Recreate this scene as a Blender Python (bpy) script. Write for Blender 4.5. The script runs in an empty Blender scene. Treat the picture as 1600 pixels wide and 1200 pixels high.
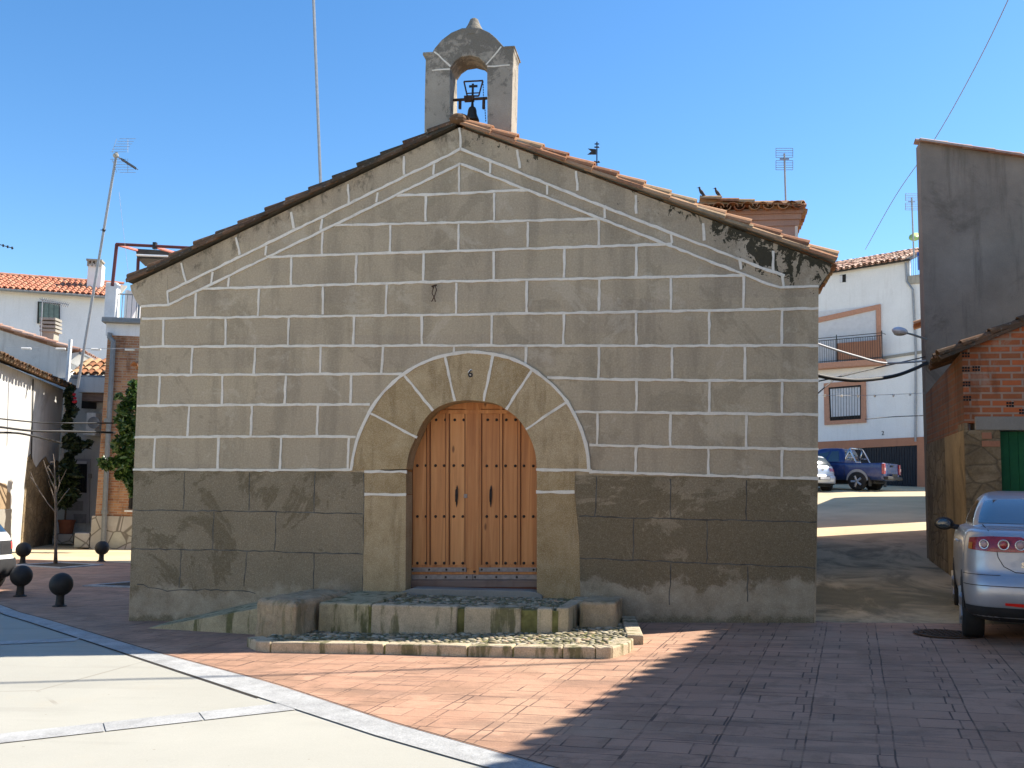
import bpy, math, random
import numpy as np
from mathutils import Vector, Matrix
random.seed(7)
SC = bpy.context.scene
COL = SC.collection
rad = math.radians

# ------------------------------------------------------------------ camera
FPX = 1550.0
YAW, PITCH, ROLL = rad(10), rad(6.6), rad(1.2)
CAM = np.array([6.90, -11.48, 1.65])
_f = np.array([-math.sin(YAW)*math.cos(PITCH), math.cos(YAW)*math.cos(PITCH), math.sin(PITCH)])
_r = np.array([math.cos(YAW), math.sin(YAW), 0.0]); _u = np.cross(_r, _f)
CR = _r*math.cos(ROLL) + _u*math.sin(ROLL); CU = _u*math.cos(ROLL) - _r*math.sin(ROLL)
cam_d = bpy.data.cameras.new("camera"); cam = bpy.data.objects.new("camera", cam_d); COL.objects.link(cam)
cam_d.sensor_width = 36; cam_d.lens = 36*FPX/1600; cam_d.clip_start = 0.1; cam_d.clip_end = 3000
cam.matrix_world = Matrix(((CR[0], CU[0], -_f[0], CAM[0]), (CR[1], CU[1], -_f[1], CAM[1]), (CR[2], CU[2], -_f[2], CAM[2]), (0, 0, 0, 1)))
SC.camera = cam

# ------------------------------------------------------------------ sky, sun, exposure
SUN = Vector((0.90, 0.45, 1.0)).normalized()
EL = math.asin(SUN.z); AZ = math.atan2(SUN.x, SUN.y)
W = bpy.data.worlds.new("World"); SC.world = W; W.use_nodes = True
nt = W.node_tree; nt.nodes.clear()
sky = nt.nodes.new("ShaderNodeTexSky"); sky.sky_type = 'NISHITA'; sky.sun_disc = False
sky.sun_elevation = EL; sky.sun_rotation = AZ; sky.altitude = 400; sky.air_density = 1.0; sky.dust_density = 0.3; sky.ozone_density = 2.0
bg = nt.nodes.new("ShaderNodeBackground"); bg.inputs[1].default_value = 0.10
wo = nt.nodes.new("ShaderNodeOutputWorld")
hs = nt.nodes.new("ShaderNodeHueSaturation"); hs.inputs['Saturation'].default_value = 1.27; nt.links.new(sky.outputs[0], hs.inputs['Color']); nt.links.new(hs.outputs[0], bg.inputs[0]); nt.links.new(bg.outputs[0], wo.inputs[0])
sd = bpy.data.lights.new("sun", 'SUN'); sd.energy = 4.4; sd.angle = rad(0.53); sd.color = (1.0, 0.93, 0.82)
so = bpy.data.objects.new("sun", sd); COL.objects.link(so); so.location = (30, 10, 40)
so.rotation_euler = (-SUN).to_track_quat('-Z', 'Y').to_euler()
SC.view_settings.view_transform = 'Standard'; SC.view_settings.look = 'None'
SC.view_settings.exposure = 1.22; SC.view_settings.gamma = 1.0
SC.render.engine = 'CYCLES'
SC.cycles.max_bounces = 6; SC.cycles.diffuse_bounces = 4

# ------------------------------------------------------------------ helpers
def ray(u, v): return _f + CR*(u-800)/FPX - CU*(v-600)/FPX
def at(u, v, d): return CAM + ray(u, v)*d
def sm(a, b, x):
    t = min(1, max(0, (x-a)/(b-a))); return t*t*(3-2*t)
def G(x, y):
    z = .04 + .0387*min(13, max(-2, x)) + .015*max(-14, min(0, y))
    z += .058*max(0, min(60, y)-.3)*sm(3, 8, x)
    return z
def gpt(u, v, dz=0.0):
    r = ray(u, v); lo, hi = 2.0, 90.0
    for _ in range(60):
        m = (lo+hi)/2; p = CAM+r*m
        if p[2] > G(p[0], p[1])+dz: lo = m
        else: hi = m
    return CAM+r*lo

class Fr:
    """a vertical plane: s along it (to the right in view), z up, d inward"""
    def __init__(s, O, az):
        s.O = np.array([O[0], O[1], 0.0]); a = rad(az)
        s.e = np.array([math.sin(a), math.cos(a), 0.0]); s.n = np.array([-s.e[1], s.e[0], 0.0])
    def w(s, a, z, d=0.0):
        p = s.O + s.e*a + s.n*d; return (p[0], p[1], z)
    def px(s, u, v, d=0.0):
        r = ray(u, v); t = ((s.O + s.n*d - CAM) @ s.n)/(r @ s.n); p = CAM + r*t
        return ((p - s.O) @ s.e, p[2])

class MB:
    def __init__(s): s.v = []; s.f = []; s.t = []
    def add(s, vs, fs, tone=0.5):
        b = len(s.v); s.v.extend([tuple(map(float, p)) for p in vs])
        for f in fs: s.f.append([b+i for i in f]); s.t.append(tone)
        return s
    def hexa(s, p, tone=.5):   # 8 points: bottom ring 4, top ring 4
        return s.add(p, [(3,2,1,0),(4,5,6,7),(0,1,5,4),(1,2,6,5),(2,3,7,6),(3,0,4,7)], tone)
    def box(s, c, size, rz=0.0, tone=.5):
        hx, hy, hz = size[0]/2, size[1]/2, size[2]/2; ca, sa = math.cos(rz), math.sin(rz)
        pts = []
        for z in (-hz, hz):
            for x, y in ((-hx,-hy),(hx,-hy),(hx,hy),(-hx,hy)):
                pts.append((c[0]+x*ca-y*sa, c[1]+x*sa+y*ca, c[2]+z))
        return s.hexa(pts, tone)
    def fbox(s, F, s0, s1, z0, z1, d0, d1, tone=.5):
        return s.hexa([F.w(s0,z0,d0),F.w(s1,z0,d0),F.w(s1,z0,d1),F.w(s0,z0,d1),F.w(s0,z1,d0),F.w(s1,z1,d0),F.w(s1,z1,d1),F.w(s0,z1,d1)], tone)
    def fpoly(s, F, pts, d0, d1, tone=.5, back=True):   # polygon of (s,z) extruded inward d0..d1
        n = len(pts); a = [F.w(x, z, d0) for x, z in pts]; b = [F.w(x, z, d1) for x, z in pts]
        fs = [tuple(range(n))] + ([tuple(range(2*n-1, n-1, -1))] if back else [])
        fs += [(i, i+n, (i+1) % n + n, (i+1) % n) for i in range(n)]
        return s.add(a+b, fs, tone)
    def zpoly(s, pts, z0, z1, tone=.5):   # plan polygon, z0/z1 numbers or per-point lists
        n = len(pts)
        Z0 = z0 if isinstance(z0, (list, tuple)) else [z0]*n; Z1 = z1 if isinstance(z1, (list, tuple)) else [z1]*n
        a = [(p[0], p[1], Z0[i]) for i, p in enumerate(pts)]; b = [(p[0], p[1], Z1[i]) for i, p in enumerate(pts)]
        return s.add(a+b, [tuple(range(n-1,-1,-1)), tuple(range(n, 2*n))] + [(i, (i+1) % n, (i+1) % n + n, i+n) for i in range(n)], tone)
    def tube(s, pts, r, n=6, tone=.5, caps=True):
        P = [Vector(map(float, p)) for p in pts]; rr = r if isinstance(r, (list, tuple)) else [r]*len(P)
        rings = []; nrm = None
        for i, p in enumerate(P):
            t = (P[min(i+1, len(P)-1)] - P[max(i-1, 0)]).normalized()
            if nrm is None:
                nrm = t.orthogonal().normalized()
            else:
                nrm = (nrm - t*nrm.dot(t));
                nrm = nrm.normalized() if nrm.length > 1e-6 else t.orthogonal().normalized()
            bn = t.cross(nrm)
            rings.append([p + (nrm*math.cos(2*math.pi*k/n) + bn*math.sin(2*math.pi*k/n))*rr[i] for k in range(n)])
        vs = [q for R in rings for q in R]; fs = []
        for i in range(len(P)-1):
            for k in range(n):
                fs.append((i*n+k, i*n+(k+1) % n, (i+1)*n+(k+1) % n, (i+1)*n+k))
        if caps: fs += [tuple(range(n-1,-1,-1)), tuple(range((len(P)-1)*n, len(P)*n))]
        return s.add(vs, fs, tone)
    def lathe(s, prof, c, n=16, axis='z', tone=.5, rz=0.0):
        vs = []; fs = []
        ca, sa = math.cos(rz), math.sin(rz)
        for r, h in prof:
            for k in range(n):
                a = 2*math.pi*k/n; x, y, z = r*math.cos(a), r*math.sin(a), h
                if axis == 'y': x, y, z = x, z, y
                if axis == 'x': x, y, z = z, x, y
                vs.append((c[0]+x*ca-y*sa, c[1]+x*sa+y*ca, c[2]+z))
        for i in range(len(prof)-1):
            for k in range(n): fs.append((i*n+k, i*n+(k+1) % n, (i+1)*n+(k+1) % n, (i+1)*n+k))
        fs += [tuple(range(n-1,-1,-1)), tuple(range((len(prof)-1)*n, len(prof)*n))]
        return s.add(vs, fs, tone)
    def ball(s, c, r, sc=(1,1,1), n=10, m=6, tone=.5, rot=0.0):
        vs = []; fs = []; ca, sa = math.cos(rot), math.sin(rot)
        for i in range(m+1):
            ph = math.pi*i/m
            for k in range(n):
                a = 2*math.pi*k/n
                x, y, z = r*sc[0]*math.sin(ph)*math.cos(a), r*sc[1]*math.sin(ph)*math.sin(a), r*sc[2]*math.cos(ph)
                vs.append((c[0]+x*ca-y*sa, c[1]+x*sa+y*ca, c[2]+z))
        for i in range(m):
            for k in range(n): fs.append((i*n+k, (i+1)*n+k, (i+1)*n+(k+1) % n, i*n+(k+1) % n))
        return s.add(vs, fs, tone)
    def build(s, name, mat, parent=None, smooth=False, bevel=0.0):
        me = bpy.data.meshes.new(name); me.from_pydata(s.v, [], s.f); me.update()
        at_ = me.attributes.new("tone", 'FLOAT', 'FACE'); at_.data.foreach_set("value", s.t)
        if smooth: me.polygons.foreach_set("use_smooth", [True]*len(me.polygons))
        me.materials.append(mat)
        o = bpy.data.objects.new(name, me); COL.objects.link(o)
        if parent is not None:
            o.parent = parent; o.matrix_parent_inverse = parent_inv(parent)
        if bevel:
            b = o.modifiers.new("bevel", 'BEVEL'); b.width = bevel; b.segments = 2; b.limit_method = 'ANGLE'
        return o

LOC = {}
def parent_inv(p): return LOC.get(p.name, Matrix.Identity(4)).inverted()
def tag(o, label=None, cat=None, group=None, kind=None):
    if label: o['label'] = label
    if cat: o['category'] = cat
    if group: o['group'] = group
    if kind: o['kind'] = kind
    return o
def empty(name, loc, label, cat, group=None):
    o = bpy.data.objects.new(name, None); COL.objects.link(o); o.location = loc; o.empty_display_size = .2
    LOC[o.name] = Matrix.Translation(loc); return tag(o, label, cat, group)

# ------------------------------------------------------------------ materials
def lin(c):
    return tuple(((x/255)/12.92 if x/255 <= .04045 else ((x/255+.055)/1.055)**2.4) for x in c) + (1,)
class N:
    def __init__(s, name):
        s.m = bpy.data.materials.new(name); s.m.use_nodes = True; s.t = s.m.node_tree; s.b = s.t.nodes['Principled BSDF']
        s.co = s.new("ShaderNodeTexCoord").outputs['Object']
    def new(s, ty, **k):
        n = s.t.nodes.new(ty)
        for a, b in k.items(): setattr(n, a, b)
        return n
    def li(s, a, b): s.t.links.new(a, b)
    def mapped(s, scale=(1,1,1), rot=(0,0,0), loc=(0,0,0)):
        n = s.new("ShaderNodeMapping"); s.li(s.co, n.inputs[0]); n.inputs['Scale'].default_value = scale; n.inputs['Rotation'].default_value = rot; n.inputs['Location'].default_value = loc
        return n.outputs[0]
    def noise(s, scale, detail=6, rough=.6, vec=None, dist=0.0):
        n = s.new("ShaderNodeTexNoise"); n.inputs['Scale'].default_value = scale; n.inputs['Detail'].default_value = detail
        n.inputs['Roughness'].default_value = rough; n.inputs['Distortion'].default_value = dist
        s.li(vec if vec is not None else s.co, n.inputs['Vector']); return n.outputs[0]
    def ramp(s, fac, stops):
        n = s.new("ShaderNodeValToRGB"); s.li(fac, n.inputs[0]); e = n.color_ramp.elements
        while len(e) < len(stops): e.new(.5)
        for i, (p, c) in enumerate(stops):
            e[i].position = p; e[i].color = c if len(c) == 4 else tuple(c)+(1,)
        return n.outputs[0]
    def mix(s, fac, a, b, mode='MIX'):
        n = s.new("ShaderNodeMix", data_type='RGBA', blend_type=mode)
        for sock, x in ((n.inputs[0], fac), (n.inputs[6], a), (n.inputs[7], b)):
            if hasattr(x, 'default_value') or hasattr(x, 'is_linked'): s.li(x, sock)
            elif isinstance(x, (int, float)): sock.default_value = x
            else: sock.default_value = tuple(x) if len(x) == 4 else tuple(x)+(1,)
        return n.outputs[2]
    def math(s, op, a, b=0.0, c=None, clamp=False):
        n = s.new("ShaderNodeMath", operation=op, use_clamp=clamp)
        for i, x in enumerate((a, b) if c is None else (a, b, c)):
            if hasattr(x, 'is_linked'): s.li(x, n.inputs[i])
            else: n.inputs[i].default_value = x
        return n.outputs[0]
    def rng(s, x, a, b, c=0.0, d=1.0):
        n = s.new("ShaderNodeMapRange", interpolation_type='SMOOTHSTEP'); s.li(x, n.inputs[0])
        for i, v in enumerate((a, b, c, d)): n.inputs[i+1].default_value = v
        return n.outputs[0]
    def xyz(s):
        n = s.new("ShaderNodeSeparateXYZ"); s.li(s.co, n.inputs[0]); return n.outputs
    def tone(s):
        n = s.new("ShaderNodeAttribute", attribute_name="tone"); return n.outputs['Fac']
    def bump(s, h, strength=.3, dist=.02):
        n = s.new("ShaderNodeBump"); n.inputs['Strength'].default_value = strength; n.inputs['Distance'].default_value = dist
        s.li(h, n.inputs['Height']); s.li(n.outputs[0], s.b.inputs['Normal'])
    def out(s, col=None, rough=.9, metal=0.0, spec=.3):
        if col is not None:
            if hasattr(col, 'is_linked'): s.li(col, s.b.inputs['Base Color'])
            else: s.b.inputs['Base Color'].default_value = col if len(col) == 4 else tuple(col)+(1,)
        if hasattr(rough, 'is_linked'): s.li(rough, s.b.inputs['Roughness'])
        else: s.b.inputs['Roughness'].default_value = rough
        s.b.inputs['Metallic'].default_value = metal; s.b.inputs['Specular IOR Level'].default_value = spec
        return s.m

def simple(name, c, rough=.6, metal=0.0, var=.15, scale=8, spec=.4, bump=0.0):
    n = N(name); c = tuple(c)[:3]
    a = tuple(x*(1-var) for x in c); b = tuple(min(1, x*(1+var)) for x in c)
    f = n.noise(scale); col = n.ramp(f, [(.3, a), (.7, b)])
    if bump: n.bump(n.noise(scale*6), bump, .01)
    return n.out(col, rough, metal, spec)

def wall_mat(name, c, dirt=(.2,.18,.15), streak=.4, patch=.4, fine=60, bump=.25, var=.12, rough=.92, zbase=None):
    """weathered render: blotches, rain streaks, fine grain"""
    n = N(name); c = tuple(c)[:3]
    col = n.ramp(n.noise(1.3, 8, .65), [(.3, tuple(x*(1-var) for x in c)), (.7, tuple(min(1, x*(1+var)) for x in c))])
    st = n.noise(1.0, 6, .6, n.mapped((5, 5, .45)))
    col = n.mix(n.math('MULTIPLY', n.rng(st, .5, .75), streak), col, dirt)
    pt = n.noise(.8, 10, .7, n.mapped(loc=(3, 7, 1)), .6)
    col = n.mix(n.math('MULTIPLY', n.rng(pt, .55, .7), patch), col, dirt)
    g = n.noise(fine, 3, .7)
    col = n.mix(.25, col, n.ramp(g, [(.3, tuple(x*.7 for x in c)), (.7, tuple(min(1, x*1.25) for x in c))]))
    if zbase is not None:
        z = n.xyz()[2]
        zz = n.math('ADD', z, n.math('MULTIPLY', n.math('SUBTRACT', n.noise(2.5, 6), .5), zbase[1]*1.6))
        col = n.mix(n.math('MULTIPLY', n.rng(zz, zbase[0]+zbase[1], zbase[0]), .75), col, dirt)
    n.bump(n.mix(.5, g, n.noise(12, 5)), bump, .012)
    return n.out(col, rough, 0, .2)

def tile_mat(name, cols, moss=(.055,.05,.035), mossy=.35):
    n = N(name); t = n.tone()
    col = n.ramp(t, [(i/(len(cols)-1), c) for i, c in enumerate(cols)])
    f = n.noise(7, 8, .7)
    col = n.mix(n.math('MULTIPLY', n.rng(f, .5, .66), mossy), col, moss)
    f2 = n.noise(25, 5, .6)
    col = n.mix(n.math('MULTIPLY', n.rng(f2, .58, .7), .4), col, (.42,.39,.33))
    n.bump(f2, .4, .01)
    return n.out(col, .88, 0, .2)

def brick_mat(name, c1, c2, mortar, w, h, mort=.012, rot=None, frame=None, bumpy=.5, var=None):
    """bricks laid along a wall frame (s, z)"""
    n = N(name)
    x, y, z = n.xyz()[:3]
    e = frame.e if frame else (1, 0, 0)
    s = n.math('ADD', n.math('MULTIPLY', x, float(e[0])), n.math('MULTIPLY', y, float(e[1])))
    cb = n.new("ShaderNodeCombineXYZ"); n.li(s, cb.inputs[0]); n.li(z, cb.inputs[1])
    b = n.new("ShaderNodeTexBrick"); n.li(cb.outputs[0], b.inputs['Vector'])
    b.inputs['Color1'].default_value = tuple(c1)+(1,); b.inputs['Color2'].default_value = tuple(c2)+(1,); b.inputs['Mortar'].default_value = tuple(mortar)+(1,)
    b.inputs['Scale'].default_value = 1; b.inputs['Brick Width'].default_value = w; b.inputs['Row Height'].default_value = h
    b.inputs['Mortar Size'].default_value = mort; b.inputs['Mortar Smooth'].default_value = .2; b.inputs['Bias'].default_value = 0
    f = n.noise(5, 8, .7)
    col = n.mix(.35, b.outputs[0], n.ramp(f, [(.3, tuple(x*.55 for x in c1)), (.7, tuple(min(1, x*1.3) for x in c2))]))
    sm_ = n.noise(1.6, 8, .7, n.mapped(loc=(2, 5, 3)), .4)
    col = n.mix(n.math('MULTIPLY', n.rng(sm_, .54, .62), .38), col, mortar)
    gr_ = n.noise(1.1, 7, .65, n.mapped((2, 2, .6), loc=(8, 1, 4)))
    col = n.mix(n.math('MULTIPLY', n.rng(gr_, .5, .64), .5), col, tuple(x*.3 for x in c2))
    inv = n.math('SUBTRACT', 1.0, b.outputs[1])
    n.bump(n.math('ADD', inv, n.math('MULTIPLY', n.noise(60), .25)), bumpy, .012)
    return n.out(col, .9, 0, .2)

M = {}
# --- church façade render
def facade_mat():
    n = N("facade_render"); c = (.465, .372, .252)
    X, Y, Z = n.xyz()[:3]
    col = n.ramp(n.noise(.9, 8, .6), [(.28, tuple(v*.83 for v in c)), (.5, c), (.75, tuple(v*1.13 for v in c))])
    # each painted block weathers a little differently
    b = n.new("ShaderNodeTexBrick"); cb = n.new("ShaderNodeCombineXYZ"); n.li(X, cb.inputs[0]); n.li(Z, cb.inputs[1]); n.li(cb.outputs[0], b.inputs['Vector'])
    b.inputs['Scale'].default_value = 1; b.inputs['Brick Width'].default_value = .83; b.inputs['Row Height'].default_value = .4; b.inputs['Mortar Size'].default_value = 0
    b.inputs['Color1'].default_value = (.96,.96,.97,1); b.inputs['Color2'].default_value = (1.04,1.04,1.02,1)
    st = n.noise(1.0, 6, .62, n.mapped((3.2, 3, .4)))
    col = n.mix(n.math('MULTIPLY', n.rng(st, .47, .64), .6), col, (.245, .20, .14))
    pt = n.noise(1.1, 9, .72, n.mapped(loc=(13, 2, 5)), .8)
    col = n.mix(n.math('MULTIPLY', n.rng(pt, .54, .57), .5), col, (.265, .215, .14))
    pt2 = n.noise(1.5, 9, .7, n.mapped(loc=(31, 2, 9)), .5)
    col = n.mix(n.math('MULTIPLY', n.rng(pt2, .56, .62), .5), col, (.60, .51, .38))
    g = n.noise(48, 5, .8)
    col = n.mix(.36, col, n.ramp(g, [(.34, (.24,.195,.13)), (.52, (.45,.37,.255)), (.68, (.72,.61,.45))]))
    # lichen hanging under the verge, thickest towards the right eaves
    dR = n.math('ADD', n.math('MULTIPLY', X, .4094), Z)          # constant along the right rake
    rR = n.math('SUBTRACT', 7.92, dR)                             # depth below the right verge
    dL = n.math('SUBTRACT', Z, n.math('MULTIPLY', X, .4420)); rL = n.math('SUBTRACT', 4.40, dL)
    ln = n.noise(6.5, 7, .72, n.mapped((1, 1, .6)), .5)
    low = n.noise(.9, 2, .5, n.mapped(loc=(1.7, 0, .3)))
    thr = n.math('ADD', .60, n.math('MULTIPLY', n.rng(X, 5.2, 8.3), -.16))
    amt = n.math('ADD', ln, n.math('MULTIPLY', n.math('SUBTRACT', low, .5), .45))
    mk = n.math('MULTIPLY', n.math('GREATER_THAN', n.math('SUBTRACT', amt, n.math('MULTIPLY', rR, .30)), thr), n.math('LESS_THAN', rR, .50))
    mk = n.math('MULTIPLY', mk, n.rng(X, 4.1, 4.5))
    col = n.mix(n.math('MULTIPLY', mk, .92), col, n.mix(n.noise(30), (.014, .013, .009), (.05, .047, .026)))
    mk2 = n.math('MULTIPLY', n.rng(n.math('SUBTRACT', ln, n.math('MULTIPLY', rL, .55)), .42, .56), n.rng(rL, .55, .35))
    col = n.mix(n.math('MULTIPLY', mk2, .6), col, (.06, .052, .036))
    col = n.mix(1.0, col, b.outputs[0], 'MULTIPLY')
    n.bump(n.mix(.45, g, n.noise(9, 6)), .3, .012)
    return n.out(col, .93, 0, .15)
M['facade'] = facade_mat()
def base_mat():
    n = N("granite_base"); X, Y, Z = n.xyz()[:3]; c = (.34, .272, .178)
    col = n.ramp(n.noise(1.2, 9, .65), [(.3, tuple(v*.62 for v in c)), (.7, tuple(v*1.12 for v in c))])
    b = n.new("ShaderNodeTexBrick"); cb = n.new("ShaderNodeCombineXYZ"); n.li(X, cb.inputs[0]); n.li(Z, cb.inputs[1]); n.li(cb.outputs[0], b.inputs['Vector'])
    b.inputs['Scale'].default_value = 1; b.inputs['Brick Width'].default_value = .86; b.inputs['Row Height'].default_value = .47; b.inputs['Mortar Size'].default_value = 0
    b.inputs['Color1'].default_value = (.90,.90,.91,1); b.inputs['Color2'].default_value = (1.04,1.03,1.02,1)
    col = n.mix(1.0, col, b.outputs[0], 'MULTIPLY')
    # damp, darker courses to the right of the door
    d = n.noise(.9, 8, .7, n.mapped(loc=(4, 0, 2)), .7)
    damp = n.math('MULTIPLY', n.rng(n.math('ADD', d, n.math('MULTIPLY', n.rng(X, 4.6, 6.0), .13)), .54, .57), n.rng(n.math('SUBTRACT', Z, n.math('MULTIPLY', X, .03)), .25, .5))
    col = n.mix(n.math('MULTIPLY', damp, .8), col, (.098, .069, .033))
    # pale cement skirting, ragged
    zz = n.math('SUBTRACT', n.math('ADD', Z, n.math('MULTIPLY', n.math('SUBTRACT', n.noise(1.6, 8, .65, n.mapped(loc=(9, 0, 1))), .5), .9)), n.math('MULTIPLY', X, .055))
    col = n.mix(n.math('MULTIPLY', n.rng(zz, .42, .34), .85), col, n.ramp(n.noise(4, 6), [(.35, (.34, .28, .20)), (.65, (.60, .52, .39))]))
    mo = n.math('SUBTRACT', n.math('ADD', Z, n.math('MULTIPLY', n.noise(5, 6), -.35)), n.math('MULTIPLY', X, .04))
    col = n.mix(n.math('MULTIPLY', n.rng(mo, -.03, -.12), .75), col, (.05, .055, .022))
    g = n.noise(75, 4, .75)
    col = n.mix(.45, col, n.ramp(g, [(.3, (.12,.095,.06)), (.55, (.31,.25,.155)), (.72, (.58,.50,.37))]))
    v = n.new("ShaderNodeTexVoronoi"); v.inputs['Scale'].default_value = 60; n.li(n.co, v.inputs['Vector'])
    col = n.mix(n.math('MULTIPLY', n.math('LESS_THAN', v.outputs[0], .13), .5), col, (.5, .47, .4))
    n.bump(n.mix(.5, g, n.noise(18, 6)), .55, .02)
    return n.out(col, .92, 0, .2)
M['base'] = base_mat()
M['white_joint'] = wall_mat("white_joint_paint", (.80,.74,.62), (.42,.36,.27), .5, .4, 40, .3, .08)
M['dark_joint'] = simple("old_mortar", (.105,.098,.085), .95, 0, .6, 6)
def vous_mat():
    n = N("arch_granite"); t = n.tone()
    col = n.ramp(t, [(0, (.32,.195,.075)), (.5, (.54,.37,.175)), (1, (.66,.50,.31))])
    col = n.mix(.5, col, n.ramp(n.noise(3.5, 9, .7), [(.34, (.28,.185,.075)), (.52, (.54,.40,.215)), (.68, (.70,.57,.37))]))
    st = n.noise(1.4, 6, .6, n.mapped((4, 4, .6), loc=(2, 0, 0)))
    col = n.mix(n.math('MULTIPLY', n.rng(st, .52, .62), .5), col, (.22, .135, .05))
    g = n.noise(85, 4, .75)
    col = n.mix(.42, col, n.ramp(g, [(.36, (.14,.09,.04)), (.52, (.38,.29,.16)), (.66, (.66,.57,.42))]))
    n.bump(n.mix(.5, g, n.noise(20, 6)), .5, .018)
    return n.out(col, .92, 0, .2)
M['arch'] = vous_mat()
def granite(name, c, moss=.5, zt=None):
    n = N(name)
    g = n.noise(70, 4, .8)
    col = n.ramp(g, [(.28, tuple(v*.45 for v in c)), (.5, c), (.72, tuple(min(1, v*1.5) for v in c))])
    col = n.mix(.5, col, n.ramp(n.noise(3.4, 9, .75), [(.36, tuple(v*.45 for v in c)), (.64, tuple(v*1.2 for v in c))]))
    st = n.noise(1.0, 6, .65, n.mapped((7, 7, 1.1), loc=(5, 1, 2)))
    nz = n.new("ShaderNodeNewGeometry").outputs['Normal']; sp = n.new("ShaderNodeSeparateXYZ"); n.li(nz, sp.inputs[0])
    col = n.mix(n.math('MULTIPLY', n.rng(st, .5, .6), moss), col, n.ramp(n.noise(14), [(.3, (.04,.048,.012)), (.7, (.13,.135,.04))]))
    n.bump(g, .5, .012)
    return n.out(col, .9, 0, .25)
M['step_stone'] = granite("step_granite", (.54,.445,.305), .75)
M['old_stone'] = granite("old_granite_block", (.46,.35,.22), .4)
M['ramp_stone'] = granite("mossy_ramp", (.46,.39,.24), .8)
M['cement'] = wall_mat("cement", (.30,.28,.24), (.14,.12,.09), .3, .5, 50, .3)
M['moss_bed'] = simple("mossy_grout", (.16,.155,.055), .95, 0, .5, 9, bump=.5)
def pebble_mat():
    n = N("river_pebble"); t = n.tone()
    col = n.ramp(t, [(0, (.14,.12,.08)), (.4, (.30,.26,.18)), (.75, (.50,.44,.32)), (1, (.40,.28,.18))])
    col = n.mix(n.math('MULTIPLY', n.rng(n.noise(6, 6), .45, .6), .6), col, (.10,.10,.035))
    return n.out(col, .8, 0, .3)
M['pebble'] = pebble_mat()
def wood_mat(name, dark, mid, light, ax=2):
    n = N(name); sc = [14, 14, 14]; sc[ax] = .55
    w = n.noise(1.0, 8, .62, n.mapped(tuple(sc)), .7)
    col = n.ramp(w, [(.28, dark), (.5, mid), (.72, light)])
    t = n.tone(); col = n.mix(.42, col, n.ramp(t, [(0, dark), (1, light)]))
    k = n.new("ShaderNodeTexVoronoi"); k.inputs['Scale'].default_value = 1; n.li(n.mapped((5, 5, 1.8), loc=(.3, 0, .2)), k.inputs['Vector'])
    col = n.mix(n.math('MULTIPLY', n.rng(k.outputs[0], .11, .04), .75), col, (.085,.03,.012))
    st = n.noise(1.5, 5, .6, n.mapped((3, 3, .5)))
    col = n.mix(n.math('MULTIPLY', n.rng(st, .5, .7), .4), col, dark)
    n.bump(w, .25, .006)
    return n.out(col, .55, 0, .35)
M['door_wood'] = wood_mat("varnished_pine", (.30,.095,.026), (.57,.225,.07), (.76,.38,.145))
M['sill_wood'] = wood_mat("weathered_sill", (.11,.065,.05), (.19,.125,.10), (.28,.21,.17), 0)
M['zinc'] = simple("zinc_strip", (.27,.235,.215), .55, .3, .25, 20)
M['stud'] = simple("dark_stud", (.05,.042,.035), .5, .6, .3, 30)
M['iron'] = simple("black_iron", (.028,.026,.024), .55, .3, .4, 20)
M['rust'] = simple("rusty_iron", (.075,.04,.022), .8, .2, .5, 20)
M['bronze'] = simple("bell_bronze", (.055,.047,.035), .5, .5, .4, 12)
def gable_mat():
    n = N("bell_gable_stone"); c = (.43,.375,.295); X, Y, Z = n.xyz()[:3]
    col = n.ramp(n.noise(2, 9, .7), [(.3, tuple(v*.75 for v in c)), (.7, tuple(v*1.15 for v in c))])
    l = n.noise(5, 9, .75, None, .4)
    col = n.mix(n.math('MULTIPLY', n.rng(n.math('ADD', l, n.rng(Z, 6.6, 7.6, -.03, .14)), .51, .61), .68), col, (.07,.064,.05))
    g = n.noise(70, 4, .7)
    col = n.mix(.3, col, n.ramp(g, [(.3, (.12,.105,.085)), (.7, (.42,.38,.31))]))
    n.bump(n.mix(.5, g, n.noise(12, 6)), .5, .02)
    return n.out(col, .93, 0, .15)
M['gable'] = gable_mat()
M['tile_orange'] = tile_mat("roof_tile_orange", [(.24,.10,.048), (.40,.19,.095), (.47,.28,.15), (.36,.25,.14)], mossy=.35)  # orange is the tiles' own colour
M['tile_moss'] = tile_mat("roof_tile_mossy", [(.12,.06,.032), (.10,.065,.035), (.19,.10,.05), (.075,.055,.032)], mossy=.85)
M['tile_red'] = tile_mat("roof_tile_red", [(.42,.16,.095), (.50,.20,.12), (.45,.24,.15)], mossy=.1)
M['tile_pale'] = tile_mat("roof_tile_pale", [(.36,.19,.13), (.50,.31,.23), (.55,.40,.31)], mossy=.3)
M['mortar'] = wall_mat("verge_mortar", (.36,.33,.27), (.07,.062,.045), .5, .8, 30, .6)
M['mortar_moss'] = wall_mat("verge_mortar_mossy", (.15,.125,.09), (.04,.035,.022), .7, .9, 30, .6)
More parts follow.
